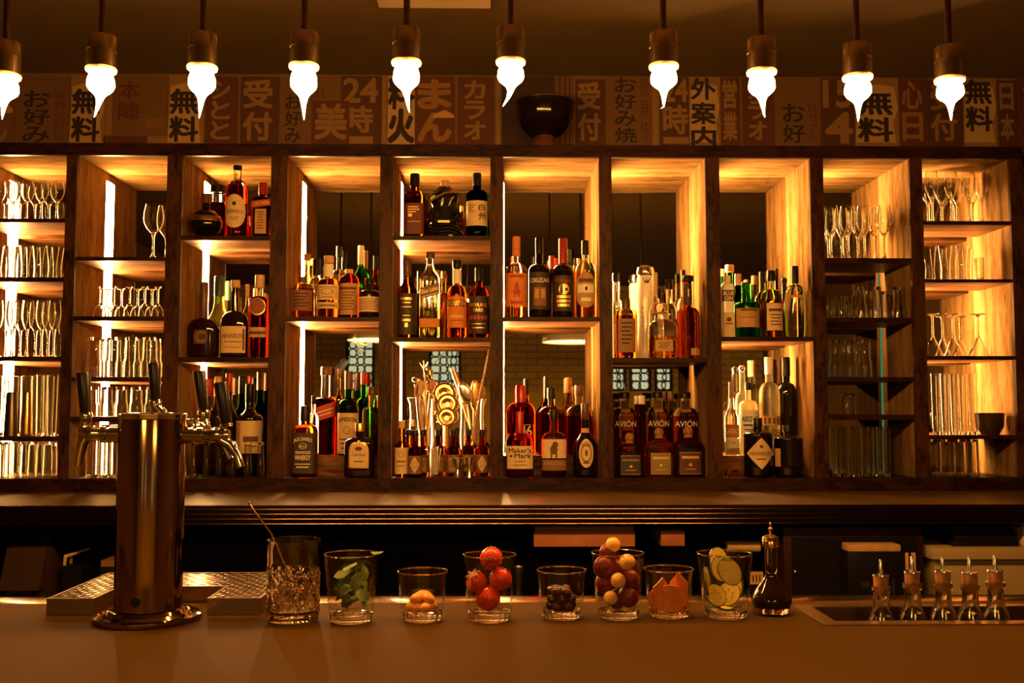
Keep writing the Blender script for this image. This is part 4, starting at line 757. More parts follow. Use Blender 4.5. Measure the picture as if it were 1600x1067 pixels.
glasses(1,2,'stack',[150,180,208,236],528,28,0,'upturned ridged glass','third shelf','ridged_glass'); glasses(1,2,'stack',[165,194,222,244],530,26,1,'upturned ridged glass','third shelf','ridged_glass')
glasses(1,3,'stack',[148,170,193,216,240],605,22,0,'small upturned ridged glass','fourth shelf','ridged_glass')
glasses(1,4,'straight',[150,169,188,208],670,19,0,'straight glass','bottom board','highball_glass'); glasses(1,4,'straight',[160,180,200,222],673,19,1,'straight glass','bottom board','highball_glass')
glasses(2,2,'stack',[286,308,328,348,368,391,411],691,20,3,'small upturned ridged glass','bottom board','ridged_glass')
glasses(8,0,'wine',[1301,1328,1354,1384],322,27,0,'wine glass','top shelf','wine_glass'); glasses(8,0,'wine',[1297,1318,1343,1370],326,25,1,'wine glass','top shelf','wine_glass'); glasses(8,0,'wine',[1300,1322,1346],330,23,2,'wine glass','top shelf','wine_glass')
glasses(8,1,'hour',[1300,1315,1331],463,16,0,'small curved tumbler','second shelf','curved_tumbler'); glasses(8,1,'stack',[1346,1370,1404],449,19,0,'upturned ridged glass','second shelf','ridged_glass'); glasses(8,1,'stack',[1358,1384],456,18,1,'upturned ridged glass','second shelf','ridged_glass')
glasses(8,2,'stack',[1303,1326,1350],532,23,0,'upturned ridged glass','third shelf','ridged_glass'); glasses(8,2,'stack',[1314,1337],534,22,1,'upturned ridged glass','third shelf','ridged_glass')
glasses(8,3,'rocks',[1321],616,27,0,'upturned tumbler','fourth shelf','rocks_glass')
glasses(8,4,'straight',[1303,1322,1341,1360,1378],667,18,0,'straight highball glass','bottom board','highball_glass'); glasses(8,4,'straight',[1310,1330,1350,1370],670,18,1,'straight highball glass','bottom board','highball_glass')
glasses(9,0,'wine',[1461,1492,1519,1540],268,24,0,'tall wine glass','top shelf','wine_glass'); glasses(9,0,'wine',[1455,1476,1500,1524],278,21,1,'tall wine glass','top shelf','wine_glass'); glasses(9,0,'wine',[1458,1478,1498],285,19,2,'tall wine glass','top shelf','wine_glass')
glasses(9,1,'hour',[1455,1480,1506],385,22,0,'curved tumbler','second shelf','curved_tumbler'); glasses(9,1,'hour',[1466,1490,1514],390,20,1,'curved tumbler','second shelf','curved_tumbler'); glasses(9,1,'rocksup',[1532],404,15,0,'small straight tumbler','second shelf','rocks_glass')
glasses(9,2,'martini',[1457,1489,1528],491,34,0,'upturned martini glass','third shelf','martini_glass',jit=0); glasses(9,2,'martini',[1472,1500],495,28,1,'upturned martini glass','third shelf','martini_glass',jit=0)
glasses(9,3,'high',[1459,1474,1488,1502,1516],584,15,0,'tall highball glass','fourth shelf','highball_glass'); glasses(9,3,'high',[1466,1481,1495],587,15,1,'tall highball glass','fourth shelf','highball_glass')
glasses(9,4,'rocks',[1457,1477,1496,1514],687,18,0,'upturned tumbler','bottom board','rocks_glass')
o = MB(); s = 3.87/FPX; o.lathe([(0,0),(13*s,0),(14*s,2*s),(20*s,12*s),(21.5*s,34*s),(20*s,34*s),(18*s,13*s),(0,5*s)], 32); o = o.build('bowl', mat('dark brown stoneware', (.035,.018,.012), .25), None, (P(1545,600,3.87).x, 3.87, SZ[9][3]+.0005)); tag(o, 'dark glazed bowl at the right end of the fourth shelf in the rightmost bay', 'bowl')
# metal shaker tins in the leftmost bay
for xc, w_, lab, mt_ in ((22,20,'dark perforated metal shaker tin in front of the highball glasses, leftmost bay',mat('dark steel tin',(.10,.08,.06),.3,1.)),(46,17,'copper coloured metal shaker tin right of the dark tin, leftmost bay',BRASS)):
    Y = 3.828 if xc == 22 else 3.84; s = Y/FPX; h = P(xc, 613, Y).z-SZ[0][3]; m = MB(); r = w_*s*.5
    m.lathe([(0,h),(r*.72,h),(r*.76,h-.003),(r*1.0,.01),(r*1.03,.002),(r*.98,0),(0,0)], 24); o = m.build('shaker_tin', mt_, None, (P(xc,500,Y).x, Y, SZ[0][3]+.0005)); tag(o, lab, 'shaker')
# ---------------------------------------------------------------- bar tools in the fifth bay
zb5 = SZ[4][2]
VAS = []
for xc, tp, w_, lab in ((660,622,46,'left clear glass vase holding bar tools behind the bitters bottles'),(737,623,48,'right clear glass vase holding strainers and spoons behind the bitters bottles')):
    Y = 4.03; s = Y/FPX; h = P(xc, tp, Y).z-zb5; r = w_*s/2; m = MB()
    m.lathe(prof_wall([(r*.62,0),(r*.64,.003),(r*.70,h*.2),(r*.86,h*.45),(r*.80,h*.75),(r*.84,h*.92),(r,h)], .002, .012), 28)
    o = m.build('glass_vase', THIN, None, (P(xc,500,Y).x, Y, zb5+.0005)); tag(o, lab, 'vase'); VAS.append((P(xc,500,Y).x, Y, r, h))
def tool(name, label, cat, fn, mt, group='bar tools in the glass vases'):
    m = MB(); fn(m); o = m.build(name, mt); tag(o, label, cat, group); return o
def Q(px, py, Y=4.0): return P(px, py, Y)
def twisted(m, a, b, r=.0028, n=40):
    a, b = Vector(a), Vector(b); d = (b-a); u = d.cross(Vector((0,1,0))).normalized(); v = d.cross(u).normalized()
    for ph in (0, math.pi):
        m.tube([a+d*(i/n)+(u*math.cos(i*1.3+ph)+v*math.sin(i*1.3+ph))*r*.7 for i in range(n+1)], r*.75, 6)
def strainer(m, c, r, tiltx=.15):
    c = Vector(c); pts = [c+Vector((r*math.cos(a), tiltx*r*math.sin(a), r*math.sin(a))) for a in [2*math.pi*i/28 for i in range(28)]]
    m.tube(pts, .004, 8, closed=True)
    m.add([tuple(c+Vector((0,.002,0)))]+[tuple(p+Vector((0,.002,0))) for p in pts], [(0,1+i,1+(i+1)%28) for i in range(28)])
    for q in (.35,.5,.65):
        m.tube([c+Vector((r*q*math.cos(a), -.004, r*q*math.sin(a)-.1*r)) for a in [2*math.pi*i/20 for i in range(20)]], .0018, 5, closed=True)
zi = zb5+.016; COP = mat('warm worn copper tool', (.62,.36,.17), .25, 1.)
tool('bar_spoon','twisted bar spoon rising highest at the right, leaning on the right vase','spoon',lambda m: (twisted(m, Q(733,700), Q(763,546), .0022), m.ball(Q(733,700), (.008,.003,.012), 10)), SILVER)
tool('tongs','pair of long thin tongs leaning left in the right vase','tongs',lambda m: (m.tube([Q(742,690,4.01), Q(716,610,4.01), Q(704,575,4.01)], .0032, 6), m.tube([Q(741,690,4.01), Q(721,610,4.01), Q(709,577,4.01)], .0032, 6)), COP)
tool('julep_strainer','oval perforated julep strainer standing in the right vase','strainer',lambda m: (m.ball(Q(727,614,4.0), (.026,.007,.045), 18, rot=Matrix.Rotation(-.35,3,'Y')), m.tube([Q(731,632,4.0), Q(738,690,4.0)], .004, 6)), SILVER)
tool('bar_scoop','pointed metal scoop upright at the right in the right vase','scoop',lambda m: (m.ball(Q(742,618,4.01), (.018,.006,.062), 16), m.tube([Q(741,630,4.01), Q(739,695,4.01)], .004, 6)), COP)
tool('wooden_paddle','broad rounded wooden paddle at the right edge of the right vase','paddle',lambda m: (m.ball(Q(746,612,4.03), (.033,.004,.034), 20), m.tube([Q(745,625,4.03), Q(740,690,4.03)], .005, 6)), WOODCAP)
tool('hawthorne_strainer','topmost of three round spring strainers stacked between the vases','strainer',lambda m: (strainer(m, Q(694,614,3.965), .038), m.tube([Q(694,628,3.967), Q(694,700,3.967)], .004, 6)), COP)
tool('hawthorne_strainer','middle of three round spring strainers stacked between the vases','strainer',lambda m: (strainer(m, Q(699,630,3.952), .034), m.tube([Q(699,642,3.956), Q(699,705,3.956)], .004, 6)), COP)
tool('hawthorne_strainer','lowest of three round spring strainers, with a dark centre, between the vases','strainer',lambda m: (strainer(m, Q(698,651,3.938), .032), m.tube([Q(697,665,3.942), Q(697,735,3.942)], .006, 6)), COP)
tool('bar_fork','long fork with splayed prongs rising from the left vase','fork',lambda m: (m.tube([Q(668,700), Q(664,600), Q(663,575)], .0035, 6), [m.tube([Q(663,577), Q(655+7*k,566-2*(k % 2))], [.003,.0012], 6) for k in range(3)]), SILVER)
tool('bar_spoon','twisted spoon leaning right across the left vase','spoon',lambda m: (twisted(m, Q(684,660,3.975), Q(667,582,3.975), .0028), m.ball(Q(666,578,3.975), (.009,.003,.013), 10)), COP)
tool('wooden_spatula','flat wooden spatula inside the left vase','spatula',lambda m: (m.ball(Q(655,608,4.01), (.020,.004,.036), 18, rot=Matrix.Rotation(.2,3,'Y')), m.tube([Q(657,625,4.01), Q(661,700,4.01)], .004, 6)), TANCAP)
tool('muddler','dark muddler with knob head at the left edge of the left vase','muddler',lambda m: (m.tube([Q(658,695,4.02), Q(649,600,4.02)], .005, 8), m.ball(Q(648,593,4.02), .011, 12)), BROWNCAP)
tool('whisk','small twisted wire whisk inside the left vase','whisk',lambda m: [m.tube([Q(653,600,4.005), Q(653+4*math.cos(k), 618, 4.005+.010*math.sin(k)), Q(654,640,4.005), Q(656,690,4.005)], .0014, 5) for k in (0,1.05,2.1,3.14,4.2,5.2)], SILVER)
tool('wooden_paddle','rounded wooden paddle behind the fork in the left vase','paddle',lambda m: (m.ball(Q(673,603,4.03), (.024,.004,.024), 18), m.tube([Q(672,615,4.03), Q(664,690,4.03)], .004, 6)), WOODCAP)
# straw glass, straws, jiggers
Y = 3.85; s = Y/FPX; h = P(681,702,Y).z-zb5; r = 18*s; m = MB(); m.lathe(prof_wall([(r*.68,0),(r*.72,.002),(r,h)], .0014, .008), 28)
sx = P(681,500,Y).x; o = m.build('straw_glass', THIN, None, (sx, Y, zb5+.0005)); tag(o, 'short clear tumbler of thin straws in front of the vases, fifth bay', 'glass')
for k in range(12):
    a = 2.4*k; rr = r*.35*((k % 4)/4+.2); dx, dy = math.cos(a), math.sin(a); m = MB()
    m.tube([(rr*dx, rr*dy, .010), (min(rr*2.2, r*.8)*dx, min(rr*2.2, r*.8)*dy, h*1.02+.004*(k % 3))], .0016, 6)
    o = m.build('straw', WHITECAP, None, (sx, Y, zb5+.0005)); tag(o, 'thin pale straw in the short tumbler in front of the vases', 'straw', 'straws in the short tumbler')
for xc, tp, w_, Y, lab in ((716,716,19,3.835,'wider steel jigger at the front of the fifth bay'),(734,714,15,3.84,'slim steel jigger right of the wider one')):
    s = Y/FPX; h = P(xc, tp, Y).z-zb5; r = w_*s/2; m = MB()
    m.lathe([(0,.004),(r*.72,.0),(r*.8,0),(r*.28,h*.42),(r*.28,h*.46),(r*1.0,h*.985),(r,h),(r*.9,h*.98),(0,h*.5)], 24); o = m.build('jigger', SILVER, None, (P(xc,500,Y).x, Y, zb5+.0005)); tag(o, lab, 'jigger', 'jiggers in the fifth bay')
# ---------------------------------------------------------------- bowl on the shelf unit
Y = 3.93; s = Y/FPX; bb = P(851,222,Y); T = thing('lacquer_bowl','large dark footed glass bowl on top of the shelf unit','bowl',(bb.x, Y, Z_TT+.0005)); h = P(851,162,Y).z-Z_TT; R = 48*s
m = MB(); m.lathe([(0,h*.30),(R*.34,h*.31),(R*.58,h*.38),(R*.80,h*.52),(R*.93,h*.70),(R*.99,h*.88),(R*1.0,h*.99),(R*.98,h),(R*.965,h*.88),(R*.90,h*.71),(R*.77,h*.54),(R*.55,h*.42),(0,h*.36)], 48); m.build('bowl_body', mat('dark bronze lacquer', (.012,.006,.003), .10, .3), T)
m = MB(); m.lathe([(0,0),(R*.46,0),(R*.45,h*.16),(R*.40,h*.24),(R*.33,h*.285),(R*.36,h*.315),(0,h*.315)], 36); m.build('foot', mat('brown wooden foot', (.10,.035,.014), .35), T)
m = MB(); m.tube([(R*.99*math.cos(2*math.pi*i/48), R*.99*math.sin(2*math.pi*i/48), h) for i in range(48)], .0035, 6, closed=True); m.build('rim', BRASS, T)
# ---------------------------------------------------------------- things under the back counter
YU = YC+.06; zlo = ZBAR-.10
def ubox(name, label, cat, px0, px1, py0, py1, mt, Y=None, dep=.2, bev=.004):
    Y = Y or YU; a = P(px0, py1, Y); b_ = P(px1, py0, Y); a.z = US+.0006; m = MB(); m.box(0, b_.x-a.x, 0, dep, 0, b_.z-a.z, bev=bev)
    T = thing(name, label, cat, (a.x, Y, a.z)); m.build('body', mt, T); return T, b_.x-a.x, b_.z-a.z
US = P(100, 952, YU).z                      # the shelf everything stands on under the counter
m = MB(); m.box(-2.85, 2.85, .04, .41, -.03, 0); o = m.build('under_counter_shelf', CAB, None, (0, YC+.005, US)); tag(o, 'black shelf inside the dark space under the back counter', 'shelf')
BRC = mat('brown printer housing', (.030,.014,.007), .5, Specular_IOR_Level=.2)
T, W, H = ubox('receipt_printer','dark brown receipt printer under the left end of the back counter','printer',8,73,856,951,BRC)
m = MB(); m.add([(0,-.05,H*.35),(W,-.05,H*.35),(W,.0,H),(0,.0,H),(0,0,H*.35),(W,0,H*.35)], [(0,1,2,3),(1,5,2),(0,3,4),(0,4,5,1)], 0, False); m.build('sloped_cover', BRC, T)
m = MB(); m.box(W*.2,W*.8,-.053,-.045,H*.30,H*.345); m.build('paper_slot', BLACK, T)
m = MB(); m.box(W*.15,W*.85,-.048,.0,H*.03,H*.05); m.build('trim_strip', STEEL, T)
T, W, H = ubox('register_screen','black screen with silver lower edge behind the receipt printer','screen',38,82,832,951,BLACK,YU+.24,.05); m = MB(); m.box(.2*W,W,-.006,.0,H*.80,H*.82); m.build('screen_edge', STEEL, T); m = MB(); m.lathe([(0,0),(.06,0),(.06,.01),(.01,.012),(0,.012)], 16, off=(W/2,.02,.0)); m.build('stand', BLACK, T)
a = P(97,884,YU+.06); T = thing('napkin_holder', 'small dark holder with one folded tan napkin beside the receipt printer', 'napkin holder', (a.x, YU+.06, US+.0006)); H = a.z-US
m = MB(); m.box(0,.066,0,.12,0,H); m.build('holder_box', CAB, T)
m = MB(); m.add([(.002,.002,H),(.012,.002,H),(.014,.003,H+.026),(.064,.03,H+.044),(.066,.03,H+.05),(.004,.002,H+.034)], [(0,1,2,5),(2,3,4,5)], 0, False); m.add([(.002,.05,H),(.012,.05,H),(.014,.05,H+.026),(.064,.06,H+.044),(.066,.06,H+.05),(.004,.05,H+.034)], [(5,2,1,0),(5,4,3,2)], 0, False); m.build('folded_napkin', TAN, T)
T, W, H = ubox('paper_tray','low dark tray of brown paper left of the beer tower base, under the counter','tray',152,180,886,951,CAB); m = MB(); m.box(.004,W-.004,.01,.19,H,H+.02); m.build('paper_stack', BROWNP, T)
OW = mat('reddish wooden box', (.30,.10,.035), .55, noise=.2, nscale=12.)
T = thing('hanging_drawer','reddish wooden drawer hung under the back counter behind the strawberry glass','drawer',(P(836,840,YC+.05).x, YC+.05, P(836,854,YC+.05).z)); W = P(990,840,YC+.05).x-T.location.x; H = ZC-.05-T.location.z-.001
m = MB(); m.box(0,W,.012,.34,.006,H-.001); m.build('drawer_box', OW, T)
m = MB(); m.box(-.004,W+.004,0,.012,.0,H*.55); m.build('drawer_front', OW, T); m = MB(); m.box(0,W,.004,.012,H*.55,H-.001); m.build('top_rail', BROWNP, T)
T = thing('small_wooden_box','small reddish wooden box fixed under the back counter','box',(P(1033,850,YC+.05).x, YC+.05, P(1033,853,YC+.05).z)); W = P(1070,850,YC+.05).x-T.location.x; H = P(1033,830,YC+.05).z-T.location.z
m = MB(); m.box(0,W,0,.2,0,H, bev=.002); m.build('box_body', OW, T); m = MB(); m.box(.01,W-.01,.05,.15,H,ZC-.0505-T.location.z); m.build('mount', CAB, T)
c_ = P(1168,858,YU); T = thing('paper_towel_roll','tan paper roll on a bracket under the counter behind the cucumber glass','paper roll',(c_.x, YU+.06, c_.z)); m = MB(); L_ = 26*YU/FPX
m.tube([(-L_,0,0),(L_,0,0)], .018, 20); m.build('roll', TAN, T); m = MB(); m.box(-.01,.01,.012,.02,.0,ZC-.0505-c_.z); m.build('bracket', CAB, T)
T, W, H = ubox('sign_card','small tan card with dark letters standing under the counter behind the decanter','card',1172,1192,893,951,BLACK,YU+.02,.012,.001); m = MB(); m.box(0,W,-.002,0,H-.04,H); [m.box(W*(.2+.25*q),W*(.3+.25*q),-.0028,-.002,H-.032,H-.010,1) for q in range(3)]; m.build('card_face', [TAN, INK], T)
WD = mat('dark reddish wood frame', (.022,.006,.003), .5, Specular_IOR_Level=.2)
T, W, H = ubox('wine_fridge','dark wooden framed under counter fridge behind the bitters bottles','fridge',1226,1442,824,951,WD,YU,.32)
m = MB(); m.box(.025,W*.42,-.012,-.001,.02,H-.03); m.build('door', BLACK, T); m = MB(); m.box(W*.43,W-.025,-.012,-.001,.02,H-.03); m.build('door', BLACK, T)
m = MB(); m.box(W*.415,W*.435,-.02,-.012,.02,H*.62, bev=.002); m.build('door_handle', STEEL, T)
m = MB(); m.ball((W*.07,-.016,H*.45), .007, 10); m.build('latch', BRASS, T)
T, W, H = ubox('card_terminal','black card printer with tan lid in front of the fridge','printer',1326,1416,862,951,BLACK,YU-.105,.07)
m = MB(); m.box(.02*W,W*.92,.004,.066,H,H+.022, bev=.004); m.build('lid', TAN, T); m = MB(); m.box(W*.22,W*.36,-.002,0,H*.42,H*.52); m.box(W*.75,W*.79,-.002,0,H*.3,H*.55); m.build('button', STEEL, T)
for k in range(2):
    m = MB(); m.box(W*(.98+.12*k),W*(1.04+.12*k),0,.012,H*.60,H*.98, bev=.001); m.build('roll_holder', TAN, T)
BE = mat('beige enamel', (.36,.27,.13), .5)
T, W, H = ubox('beige_cabinet','beige cabinet with overhanging lid under the right end of the back counter','cabinet',1462,1680,872,951,BE,YU,.33)
m = MB(); m.box(-.02,W+.02,-.03,.34,H,H+.038, bev=.005); m.build('lid', BE, T)
for k, (a0, a1) in enumerate(((1488,1592),(1490,1588),(1487,1590),(1491,1586))):
    zz = T.location.z+H+.0385+k*.017; x0 = P(a0,840,YU).x; x1 = P(a1,840,YU).x; m = MB(); m.box(0,x1-x0,0,.22,0,.0165, bev=.003)
    o = m.build('black_folder', BLACK, None, (x0, YU+.0, zz)); tag(o, ['lowest of four black folders piled on the beige cabinet','second black folder from the bottom of the pile on the beige cabinet','third black folder from the bottom of the pile on the beige cabinet','topmost of four black folders piled on the beige cabinet'][k], 'folder', 'black folders on the beige cabinet')
a = P(1588,866,YU); m = MB(); m.box(0,.012,.0,.15,0,.075); m.box(.014,.02,.0,.15,0,.06); o = m.build('paper_sheaf', CREAM, None, (P(1597,866,YU).x+.006, YU, T.location.z+H+.0385)); tag(o, 'upright sheaf of cream paper right of the black folders', 'papers')
Y = YC+.09; s = Y/FPX
a = P(810,885,Y); m = MB(); hh = a.z-US; r = 9*s; m.lathe([(0,0),(r*1.0,0),(r*.92,.02),(r*.55,hh*.5),(r*.6,hh*.52),(r*1.0,hh-.004),(r*1.0,hh),(r*.85,hh-.01),(0,hh*.6)], 20); o = m.build('jigger', STEEL, None, (a.x, YC+.09, US+.0005)); tag(o, 'tall steel jigger standing under the back counter behind the strawberry glass', 'jigger')
# ---------------------------------------------------------------- on the bar: drip trays and beer tower
TRM = mat('dull steel tray', (.22,.14,.07), .42, 1., noise=.1, nscale=20.); GRM = mat('shiny steel grate', (.60,.44,.30), .22, 1.)
a0 = PZ(72,962,ZBAR); a1 = PZ(157,962,ZBAR); b0 = PZ(303,967,ZBAR); b1 = PZ(400,967,ZBAR)
T = thing('drip_tray', 'wide steel drip tray with slotted grate, cut out around the beer tower', 'tray', (a0.x, a0.y, ZBAR+.0006))
xa, xb, W, H = a1.x-.012-a0.x, b0.x+.014-a0.x, b1.x-a0.x, .030; yc = .125; D = PZ(200,895,ZBAR+H).y-a0.y; e = .004
m = MB()
for x0, x1, y0, y1 in ((0,xa,0,yc+e),(xb,W,0,yc+e),(0,W,yc+e,D)): m.box(x0,x1,y0,y1,0,.004)
for x0, x1, y0, y1 in ((0,xa,0,e),(xb,W,0,e),(0,W,D-e,D),(0,e,e,D-e),(W-e,W,e,D-e),(xa-e,xa,e,yc),(xb,xb+e,e,yc),(xa-e,xb+e,yc,yc+e)): m.box(x0,x1,y0,y1,.004,H)
m.build('tray_body', TRM, T)
m = MB()
for x0, x1, y0, y1 in ((e,xa-e,e,yc),(xb+e,W-e,e,yc),(e,W-e,yc+e,D-e)): m.box(x0+.0003,x1-.0003,y0+.0003,y1-.0003,.0042,.0055)
m.build('tray_floor', mat('dark tray sheet', (.02,.012,.006), .5), T)  # dark sheet added over the steel floor so the grate slots read dark
m = MB(); g0, g1 = H-.0019, H-.001; sp = .024; ny = int((D-.012)/.0165)
for k in range(ny+1):
    y = e+.0005+(D-2*e-.006)*k/ny; yn = e+.0005+(D-2*e-.006)*(k+1)/ny
    for x0, x1 in (((e,xa-e),(xb+e,W-e)) if y < yc+e else ((e,W-e),)):
        m.box(x0+.0003,x1-.0003,y,y+.0042,g0,g1)
        if k < ny:
            x = x0+.0005+(sp/2 if k % 2 else 0)
            while x < x1-.007: m.box(x,x+.0065,y+.0042,yn,g0+.0003,g1-.0002); x += sp
m.build('grate', GRM, T)
tc_ = PZ(231,968,ZBAR); tx, tyy = tc_.x, tc_.y; s = tyy/FPX
T = thing('beer_tower','polished cylindrical beer tower with four black tap handles on a round flange','beer tower',(tx, tyy, ZBAR+.0006)); TW = mat('polished bronze steel', (.30,.19,.10), .10, 1.); R = 50*s; HT = P(231,646,tyy).z-ZBAR
m = MB(); m.lathe([(0,.0),(79*s,0),(80*s,.003),(79*s,.009),(74*s,.011),(72*s,.008),(66*s,.009),(62*s,.014),(59*s,.013),(56*s,.019),(R*1.0,.021),(0,.021)], 64); m.build('flange', TW, T)
m = MB(); m.lathe([(0,.02),(R,.02),(R,HT-.012),(R*.99,HT-.010),(0,HT-.010)], 64); m.build('column', TW, T)
m = MB(); m.lathe([(R*.98,HT-.012),(R*1.02,HT-.010),(R*1.02,HT-.002),(R*.97,HT),(0,HT+.002)], 64); m.build('top_cap', CHROME, T)
m = MB(); m.tube([(-.002,-R-.002,.040),(-.002,-R+.004,.040)], .0085, 20); m.build('plug', BLACK, T)
HBL = mat('black tap handle', (.010,.007,.006), .3)
def tap(px, py, ang, hx0, hy0, hx1, hy1, w0, w1, spout_dx, Yd=0.):
    # px,py: faucet shank height; handle runs from (hx0,hy0) bottom to (hx1,hy1) top
    Y = tyy+Yd; z = P(px, py, Y).z-ZBAR; X = P(px, py, Y).x-tx; g = bpy.data.objects.new('tap', None)
    m = MB(); d = Vector((math.cos(ang), math.sin(ang), 0)); e_ = Vector((X, Yd, z)); st_ = d*(R*.96)+Vector((0,0,z))
    m.tube([st_, st_+(e_-st_)*.28], .0155, 20); m.tube([st_+(e_-st_)*.28, st_+(e_-st_)*.38], .0125, 20); m.tube([st_+(e_-st_)*.38, st_+(e_-st_)*.52], .0165, 20)
    m.tube([st_+(e_-st_)*.50, st_+(e_-st_)*.7, st_+(e_-st_)*.88, e_, e_+(e_-st_).normalized()*.010], [.011,.0135,.0145,.0125,.008], 20)
    sp = Vector((spout_dx*.045, -.004, -.035)); m.tube([e_+Vector((-spout_dx*.016,0,-.006)), e_+sp*.5, e_+sp, e_+sp+Vector((spout_dx*.012,-.001,-.022))], [.010,.0095,.008,.0075], 16)
    hb = P(hx0, hy0, Y)-Vector((tx,tyy,ZBAR)); ht = P(hx1, hy1, Y)-Vector((tx,tyy,ZBAR)); ax = (ht-hb).normalized()
    m.tube([e_+Vector((0,0,.006)), e_+Vector((0,0,.016)), hb-ax*.014, hb-ax*.006, hb], [.012,.009,.010,.012,.010], 18)
    f = m.build('faucet', CHROME, T)
    m = MB(); m.tube([hb, hb+ax*.004, ht-ax*.003, ht], [w0*s*.5*.9, w0*s*.5, w1*s*.5, w1*s*.46], 20); m.build('tap_handle', HBL, f)
tap(133,678,math.pi,134,645,130,583,17,22,-.15)
tap(262,668,.9,243,625,241,568,15,20,.2,.02)
tap(318,668,0,318,642,311,580,15,20,.9,.035)
tap(350,680,0,353,662,345,598,18,22,.55,-.005)
# ---------------------------------------------------------------- on the bar: mixing glass, tumblers, decanter
def place(px, pyb, wb): 
    q = PZ(px, pyb, ZBAR); r = wb/2*q.y/FPX; Y = q.y+r*.95
    return Vector((P(px, pyb, Y).x, Y, ZBAR+.0006)), Y/FPX
c0, s = place(457.5, 977, 78); h = P(457, 843, c0.y).z-ZBAR; R = 41*s
m = MB(); rings = []; n = 144; prof = []
def cut(a, z):
    if z < .012 or z > h*.66: return 1.
    u = a/(2*math.pi)*14; v = z/.019; d = min(abs((u+v*.5) % 1-.5), abs((u-v*.5) % 1-.5)); return 1-.055*max(0, 1-d/.16)*min(1, (h*.66-z)/.01)
N = 64; prof = [(0,.0),(R*.8,0),(R*.9,.001)]+[(R*(.95+.04*min(1,k/6)), .003+(h-.003)*k/N) for k in range(N+1)]
prof += [(R*.985-.0015, h+.0005),(R*.985-.003,h)]+[(R*.94-.003, z) for z in (h*.9,h*.6,h*.3,.02)]+[(R*.8,.015),(0,.015)]
m.lathe(prof, n, 0, mul=lambda a, r, z: ((cut(a, z),)*2 if r > R*.945 else (1,1)))
o = m.build('mixing_glass', glass('cut crystal', (1.,.97,.9), 1.5), None, c0, sharp=20); tag(o, 'tall diamond cut mixing glass with a thin bar spoon in it', 'mixing glass')
m = MB(); dz = Vector((0,0,-.0)); pts = [P(390,786,c0.y-.01), P(396,796,c0.y-.01), P(412,818,c0.y-.005), P(424,834,c0.y-.002), P(430,850,c0.y), P(446,885,c0.y), P(466,919,c0.y+.004)]
m.tube(pts, [.0022,.0018,.0014,.0016,.0018,.0018,.0018], 8); m.ball(pts[0], .0032, 8); m.ball(P(470,926,c0.y+.006), (.010,.004,.016), 14, rot=Matrix.Rotation(.5,3,'Y')); o = m.build('bar_spoon', BRASS); tag(o, 'thin bent bar spoon leaning left out of the cut mixing glass', 'spoon')
GB = glass('thick tumbler base', (1.,.98,.94), 1.5)
def tumbler(x0, x1, ry, yb, wb, label):
    xc = (x0+x1)/2; c0, s = place(xc, yb, wb); h = P(xc, ry, c0.y).z-ZBAR; R1 = (x1-x0)/2*s; R0 = wb/2*s; hb = .016
    m = MB(); t = .0018; rb = R0+(R1-R0)*hb/h
    m.lathe([(rb*.99,hb),(R0+(R1-R0)*.5,h*.5),(R1,h-.001),(R1-t*.5,h),(R1-t,h-.001),(R0+(R1-R0)*.5-t,h*.5),(rb*.99-t,hb+.001)], 56, 0)
    m.tube([(( R1-t*.5)*math.cos(2*math.pi*i/56), (R1-t*.5)*math.sin(2*math.pi*i/56), h-.0008) for i in range(56)], .0013, 8, 1, closed=True)
    m.lathe([(0,.003),(R0*.55,.002),(R0*.9,0),(R0*.98,.002),(rb*.985,hb-.001),(rb*.9,hb),(R0*.5,hb-.004),(0,hb-.005)], 64, 1, mul=lambda a, r, z: ((1-.05*abs(math.sin(a*11)),)*2 if r > R0*.8 else (1,1)))
    o = m.build('tumbler', [THIN, GB], None, c0, sharp=30); tag(o, label, 'glass', 'tumblers of garnish in a row on the bar'); return c0, s, h, R0, R1, hb
GA = 'garnish in the tumblers on the bar'
# mint
c0, s, h, R0, R1, hb = tumbler(506,591,865,977,67,'clear tumbler of green mint leaves right of the mixing glass')
LEAF = mat('mint leaf', (.10,.17,.025), .5, noise=.4, nscale=60.); rs = random.Random(5)
def leaf(m, c, L, W, rot, curl):
    n = 8; vs = []
    for i in range(n+1):
        t = i/n; w_ = W*math.sin(math.pi*t**.8)**.8*(1+.10*(-1)**i)
        for k in (-1, -.5, 0, .5, 1): vs.append(tuple(rot @ Vector((w_*k, L*(t-.5), curl*L*(t-.5)**2*2 + .25*w_*abs(k))) + Vector(c)))
    fs = []
    for i in range(n):
        for k in range(4): a = i*5+k; fs.append((a, a+1, a+6, a+5))
    m.add(vs, fs)
from mathutils import Euler
for k in range(17):
    z = hb+.010+.0046*k; rr = (R0+(R1-R0)*z/h)*.45; a = 2.4*k; m = MB()
    leaf(m, (rr*math.cos(a)*.9+.004, rr*math.sin(a)*.9, z), .036, .0115, Euler((rs.uniform(.2,1.3), rs.uniform(-.6,.6), a+1.2)).to_matrix(), rs.uniform(-.6,.6)); o = m.build('mint_leaf', LEAF, None, c0, sharp=0); tag(o, 'green mint leaf inside the tumbler right of the mixing glass', 'leaf', 'mint leaves in the second glass')
m = MB(); leaf(m, (R1*.92, 0, h-.001), .024, .006, Euler((.1,.3,-1.3)).to_matrix(), .3); o = m.build('mint_leaf', LEAF, None, c0, sharp=0); tag(o, 'mint leaf sticking out over the rim of its tumbler', 'leaf', 'mint leaves in the second glass')
